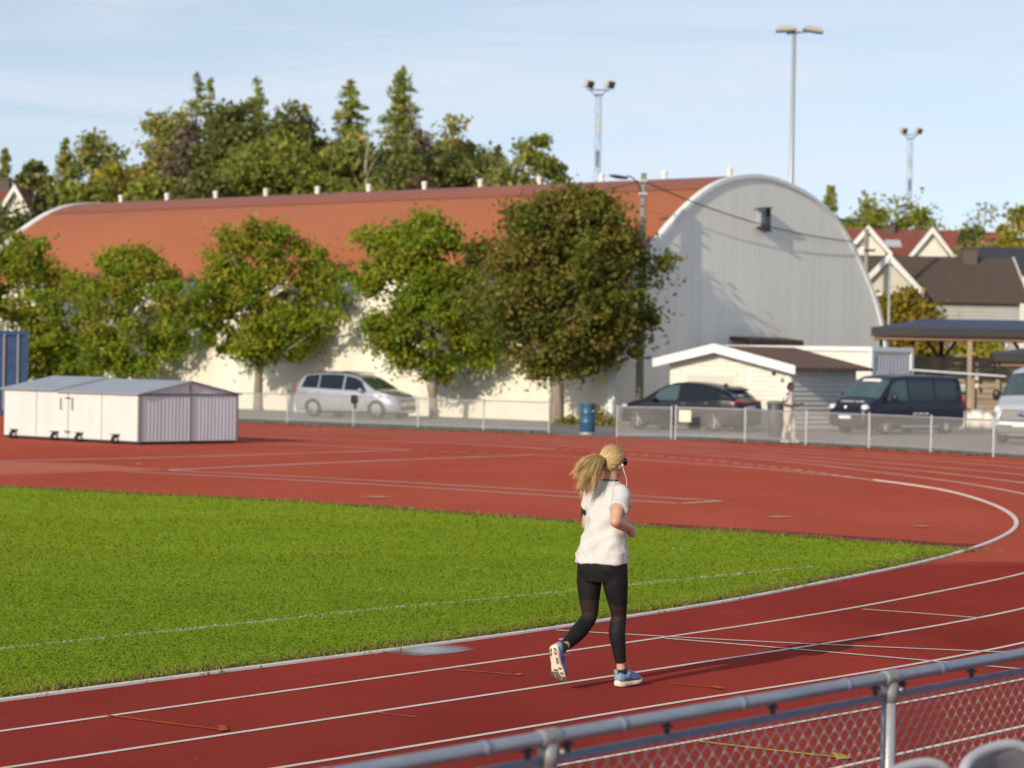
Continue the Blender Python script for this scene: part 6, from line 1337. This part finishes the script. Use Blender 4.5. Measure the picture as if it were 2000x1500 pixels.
def strands(name, paths, r0, r1, tints, parent):
    V, Fc, T_ = [], [], []; o_ = 0
    for P_, tn in zip(paths, tints):
        P_ = np.asarray(P_); n = len(P_); t = np.gradient(P_, axis=0); t /= np.linalg.norm(t, axis=1)[:, None] + 1e-9
        a = np.cross(t, [0.31, .2, .93]); a /= np.linalg.norm(a, axis=1)[:, None] + 1e-9; b = np.cross(t, a); rr = (r0 + (r1 - r0) * np.linspace(0, 1, n) ** 1.5)[:, None]
        for k in range(3): th = 2.0944 * k; V.append(P_ + (a * math.cos(th) + b * math.sin(th)) * rr)
        for k in range(3):
            k2 = (k + 1) % 3
            for i in range(n - 1): Fc.append((o_ + k * n + i, o_ + k2 * n + i, o_ + k2 * n + i + 1, o_ + k * n + i + 1))
        T_.append(np.tile(tn, (3 * n, 1))); o_ += 3 * n
    return np_mesh(name, np.vstack(V), np.array(Fc), M_hair, np.vstack(T_), parent)
paths, tn = [], []
while len(paths) < 1500:
    d = hr_.normal(0, 1, 3); d /= np.linalg.norm(d)
    if not in_hair(d) or d @ TIE > .93: continue
    if hr_.random() < .45:   # push the root to the hairline
        for _ in range(30):
            d2 = d - TIE * .06; d2 /= np.linalg.norm(d2)
            if not in_hair(d2): break
            d = d2
    om = math.acos(np.clip(d @ TIE, -1, 1)); tt = np.linspace(0, .97, 10); P_ = []
    lift = hr_.uniform(1.0, 1.05)
    for t in tt: q = (math.sin((1 - t) * om) * d + math.sin(t * om) * TIE) / math.sin(om); P_.append(hc_ + er * q * (lift + .035 * math.sin(math.pi * t)))
    paths.append(P_); tn.append(blond[hr_.choice(5, p=[.32, .26, .2, .12, .1])] * hr_.uniform(.8, 1.15))
strands('strands', paths, .0017, .0012, tn, hp)
tie = hc_ + er * TIE * 1.04; paths, tn = [], []
locks = []
for k in range(58):
    e = hr_.random() ** 1.25; xi = -.238 + .165 * e + hr_.normal(0, .014); ze_ = 1.484 - .150 * min(e * 1.9, 1) + .015 * max(e - .6, 0) + hr_.normal(0, .026); yy = -.285 + .165 * e + hr_.normal(0, .02)
    P3 = np.array([(xi - .59 * yy) / .81, yy, ze_]); a0 = hr_.uniform(0, 6.283); P0 = tie + np.array([math.cos(a0), 0, 1.25 * math.sin(a0)]) * .012 * hr_.random() ** .5
    P1 = P0 + np.array([hr_.normal(-.012, .014) + .02 * (e - .5), -.075 - .05 * (1 - e) + hr_.normal(0, .014), hr_.normal(.026, .020) + .025 * (1 - e)]); P2 = P0 * .38 + P3 * .62 + np.array([hr_.normal(0, .016), -.034 + hr_.normal(0, .016), .058 + hr_.normal(0, .024)])
    locks.append((P0, P1, P2, P3, hr_.uniform(0, 6.283, 3), hr_.uniform(.006, .017), hr_.uniform(6, 11), hr_.uniform(.72, 1.0), hr_.choice(5, p=[.30, .30, .16, .18, .06])))
wgt_ = hr_.uniform(.3, 1.6, len(locks)); wgt_ /= wgt_.sum()
for k in range(2700):
    P0, P1, P2, P3, ph, amp, fq, ln_, ci = locks[hr_.choice(len(locks), p=wgt_)]
    o_ = hr_.normal(0, 1, 3); f_ = ln_ * (hr_.uniform(.9, 1.03) if hr_.random() < .75 else hr_.uniform(.55, .9)); t = np.linspace(0, f_, 16)[:, None]
    P_ = (1 - t) ** 3 * P0 + 3 * t * (1 - t) ** 2 * P1 + 3 * t * t * (1 - t) * P2 + t ** 3 * P3
    P_ = P_ + o_ * (.0045 + .0075 * np.sin(np.clip(t / ln_, 0, 1) * math.pi * .85)) + np.c_[np.sin(t[:, 0] * fq + ph[0]), np.sin(t[:, 0] * fq * .8 + ph[1]), np.sin(t[:, 0] * fq + ph[2])] * amp * t
    if hr_.random() < .06: P_ = P_ + hr_.normal(0, .022, 3) * t ** 2
    paths.append(P_); tn.append(blond[ci if hr_.random() < .6 else hr_.choice(5, p=[.30, .28, .16, .20, .06])] * hr_.uniform(.85, 1.15))
pt_ = strands('ponytail', paths, .0014, .0006, tn, hp)
fly = []
for k in range(46):
    d = hr_.normal(0, 1, 3); d[2] = abs(d[2]) + .2; d[1] -= .4; d /= np.linalg.norm(d); p0 = hc_ + er * d * 1.02; q = hr_.normal(0, 1, 3) * .018 + d * .012 + np.array([0, -.03, 0]); fly.append([p0, p0 + q * .5 + d * .006, p0 + q])
strands('flyaway_hair', fly, .0009, .0004, [blond[3]] * len(fly), hp)
mb = MB(); mb.tube([tuple(tie + np.array([.021 * math.cos(t), -.010 + .006 * math.sin(t), .026 * math.sin(t)])) for t in np.linspace(0, 2 * math.pi, 21)], .0068, 8, caps=False); mb.build('hair_tie', M_black, hp, True)

# ------------------------------------------------ the man standing behind the fence (local +Y is where he faces)
gm = gnd(1541, 864)[:2]; sk = MB(); hc2 = (0, .03, 1.60)
rings_loft(sk, [(0, 0, .86, .15, .11, 0), (0, 0, 1.0, .145, .10, 0), (0, .01, 1.2, .155, .105, 0), (0, 0, 1.38, .165, .09, 0), (0, 0, 1.44, .07, .06, 0)])
limb(sk, [(0, 0, 1.42), (0, .02, 1.53)], [.055, .052]); head(sk, hc2, Matrix.Rotation(R(-12), 3, 'X') @ Matrix.Rotation(R(-25), 3, 'Z'), 1.02)
limb(sk, [(.17, -.01, 1.39), (.21, -.10, 1.24), (.215, -.13, 1.10)], [.05, .045, .04]); limb(sk, [(.215, -.13, 1.10), (.20, .04, 1.06), (.17, .20, 1.05)], [.042, .038, .028])
limb(sk, [(-.17, -.01, 1.39), (-.22, -.03, 1.24), (-.22, -.02, 1.10)], [.05, .045, .04]); limb(sk, [(-.22, -.02, 1.10), (-.2, .15, 1.08), (-.15, .28, 1.10)], [.042, .038, .028])
hand(sk, (.168, .21, 1.05), (-.1, 1, .05), (-.9, 0, -.3), (0, 0, 1)); hand(sk, (-.148, .29, 1.10), (.3, 1, .05), (.9, 0, -.3), (0, 0, 1))
limb(sk, [(.09, 0, .86), (.10, -.06, .48), (.10, -.14, .09)], [.07, .05, .035]); limb(sk, [(-.09, 0, .86), (-.10, .10, .50), (-.10, .10, .09)], [.07, .05, .035])
man = bake(sk, 'person', .0085, M_skin2, None, 4); man.location = (gm[0], gm[1], 0); man.rotation_euler = (0, 0, R(-112))
tag(man, 'person in white t-shirt and pale beige trousers standing behind the wire fence', 'person')
mb = MB(); rings_loft(mb, [(0, 0, .98, .172, .125, 0), (0, 0, 1.1, .165, .118, 0), (0, .01, 1.25, .172, .118, 0), (0, 0, 1.36, .175, .10, 0), (0, 0, 1.43, .10, .075, 0), (0, 0, 1.455, .065, .06, 0)])
limb(mb, [(.14, 0, 1.385), (.19, -.05, 1.30), (.205, -.09, 1.20)], [.065, .064, .066], 14, False); limb(mb, [(-.14, 0, 1.385), (-.20, -.02, 1.30), (-.215, -.03, 1.20)], [.065, .064, .066], 14, False)
bake(mb, 't_shirt', .009, M_tee, man, 3, lambda c: .006 * mnoise.noise(c * 11))
M_chino = mat('beige_cloth', (.62, .56, .47), .85, c2=(.56, .50, .42), nscale=12)
mb = MB(); rings_loft(mb, [(0, 0, 1.02, .155, .11, 0), (0, 0, .94, .172, .12, 0), (0, 0, .84, .175, .12, 0), (0, 0, .78, .14, .10, 0)])
limb(mb, [(.095, 0, .84), (.10, -.05, .50), (.10, -.12, .22), (.10, -.135, .09)], [.092, .080, .068, .066], 14, False); limb(mb, [(-.095, 0, .84), (-.10, .09, .50), (-.10, .10, .22), (-.10, .10, .09)], [.092, .080, .068, .066], 14, False)
bake(mb, 'trousers', .009, M_chino, man, 3, lambda c: .006 * mnoise.noise(c * 9))
for x, y in ((.10, -.14), (-.10, .10)):
    mb = MB(); mb.ell((x, y + .055, .048), (.048, .135, .048), 14, 8); mb.box((x, y + .055, .016), (.095, .27, .03), bev=.012); mb.build('shoe', M_white, man, True)
mb = MB(); mb.ell((0, .022, 1.632), (.084, .100, .098), 16, 10); mb.ell((0, -.03, 1.58), (.078, .07, .08), 14, 8); o = bake(mb, 'hair', .008, mat('dark_hair', (.018, .012, .010), .8, bump=.8, bscale=90), man, 2, lambda c: .006 * mnoise.noise(c * 60))
mb = MB(); mb.tube([(.215, -.10, 1.085), (.212, -.03, 1.075)], .047, 12); mb.build('wrist_band', mat('olive_strap', (.16, .15, .05), .7), man, True)
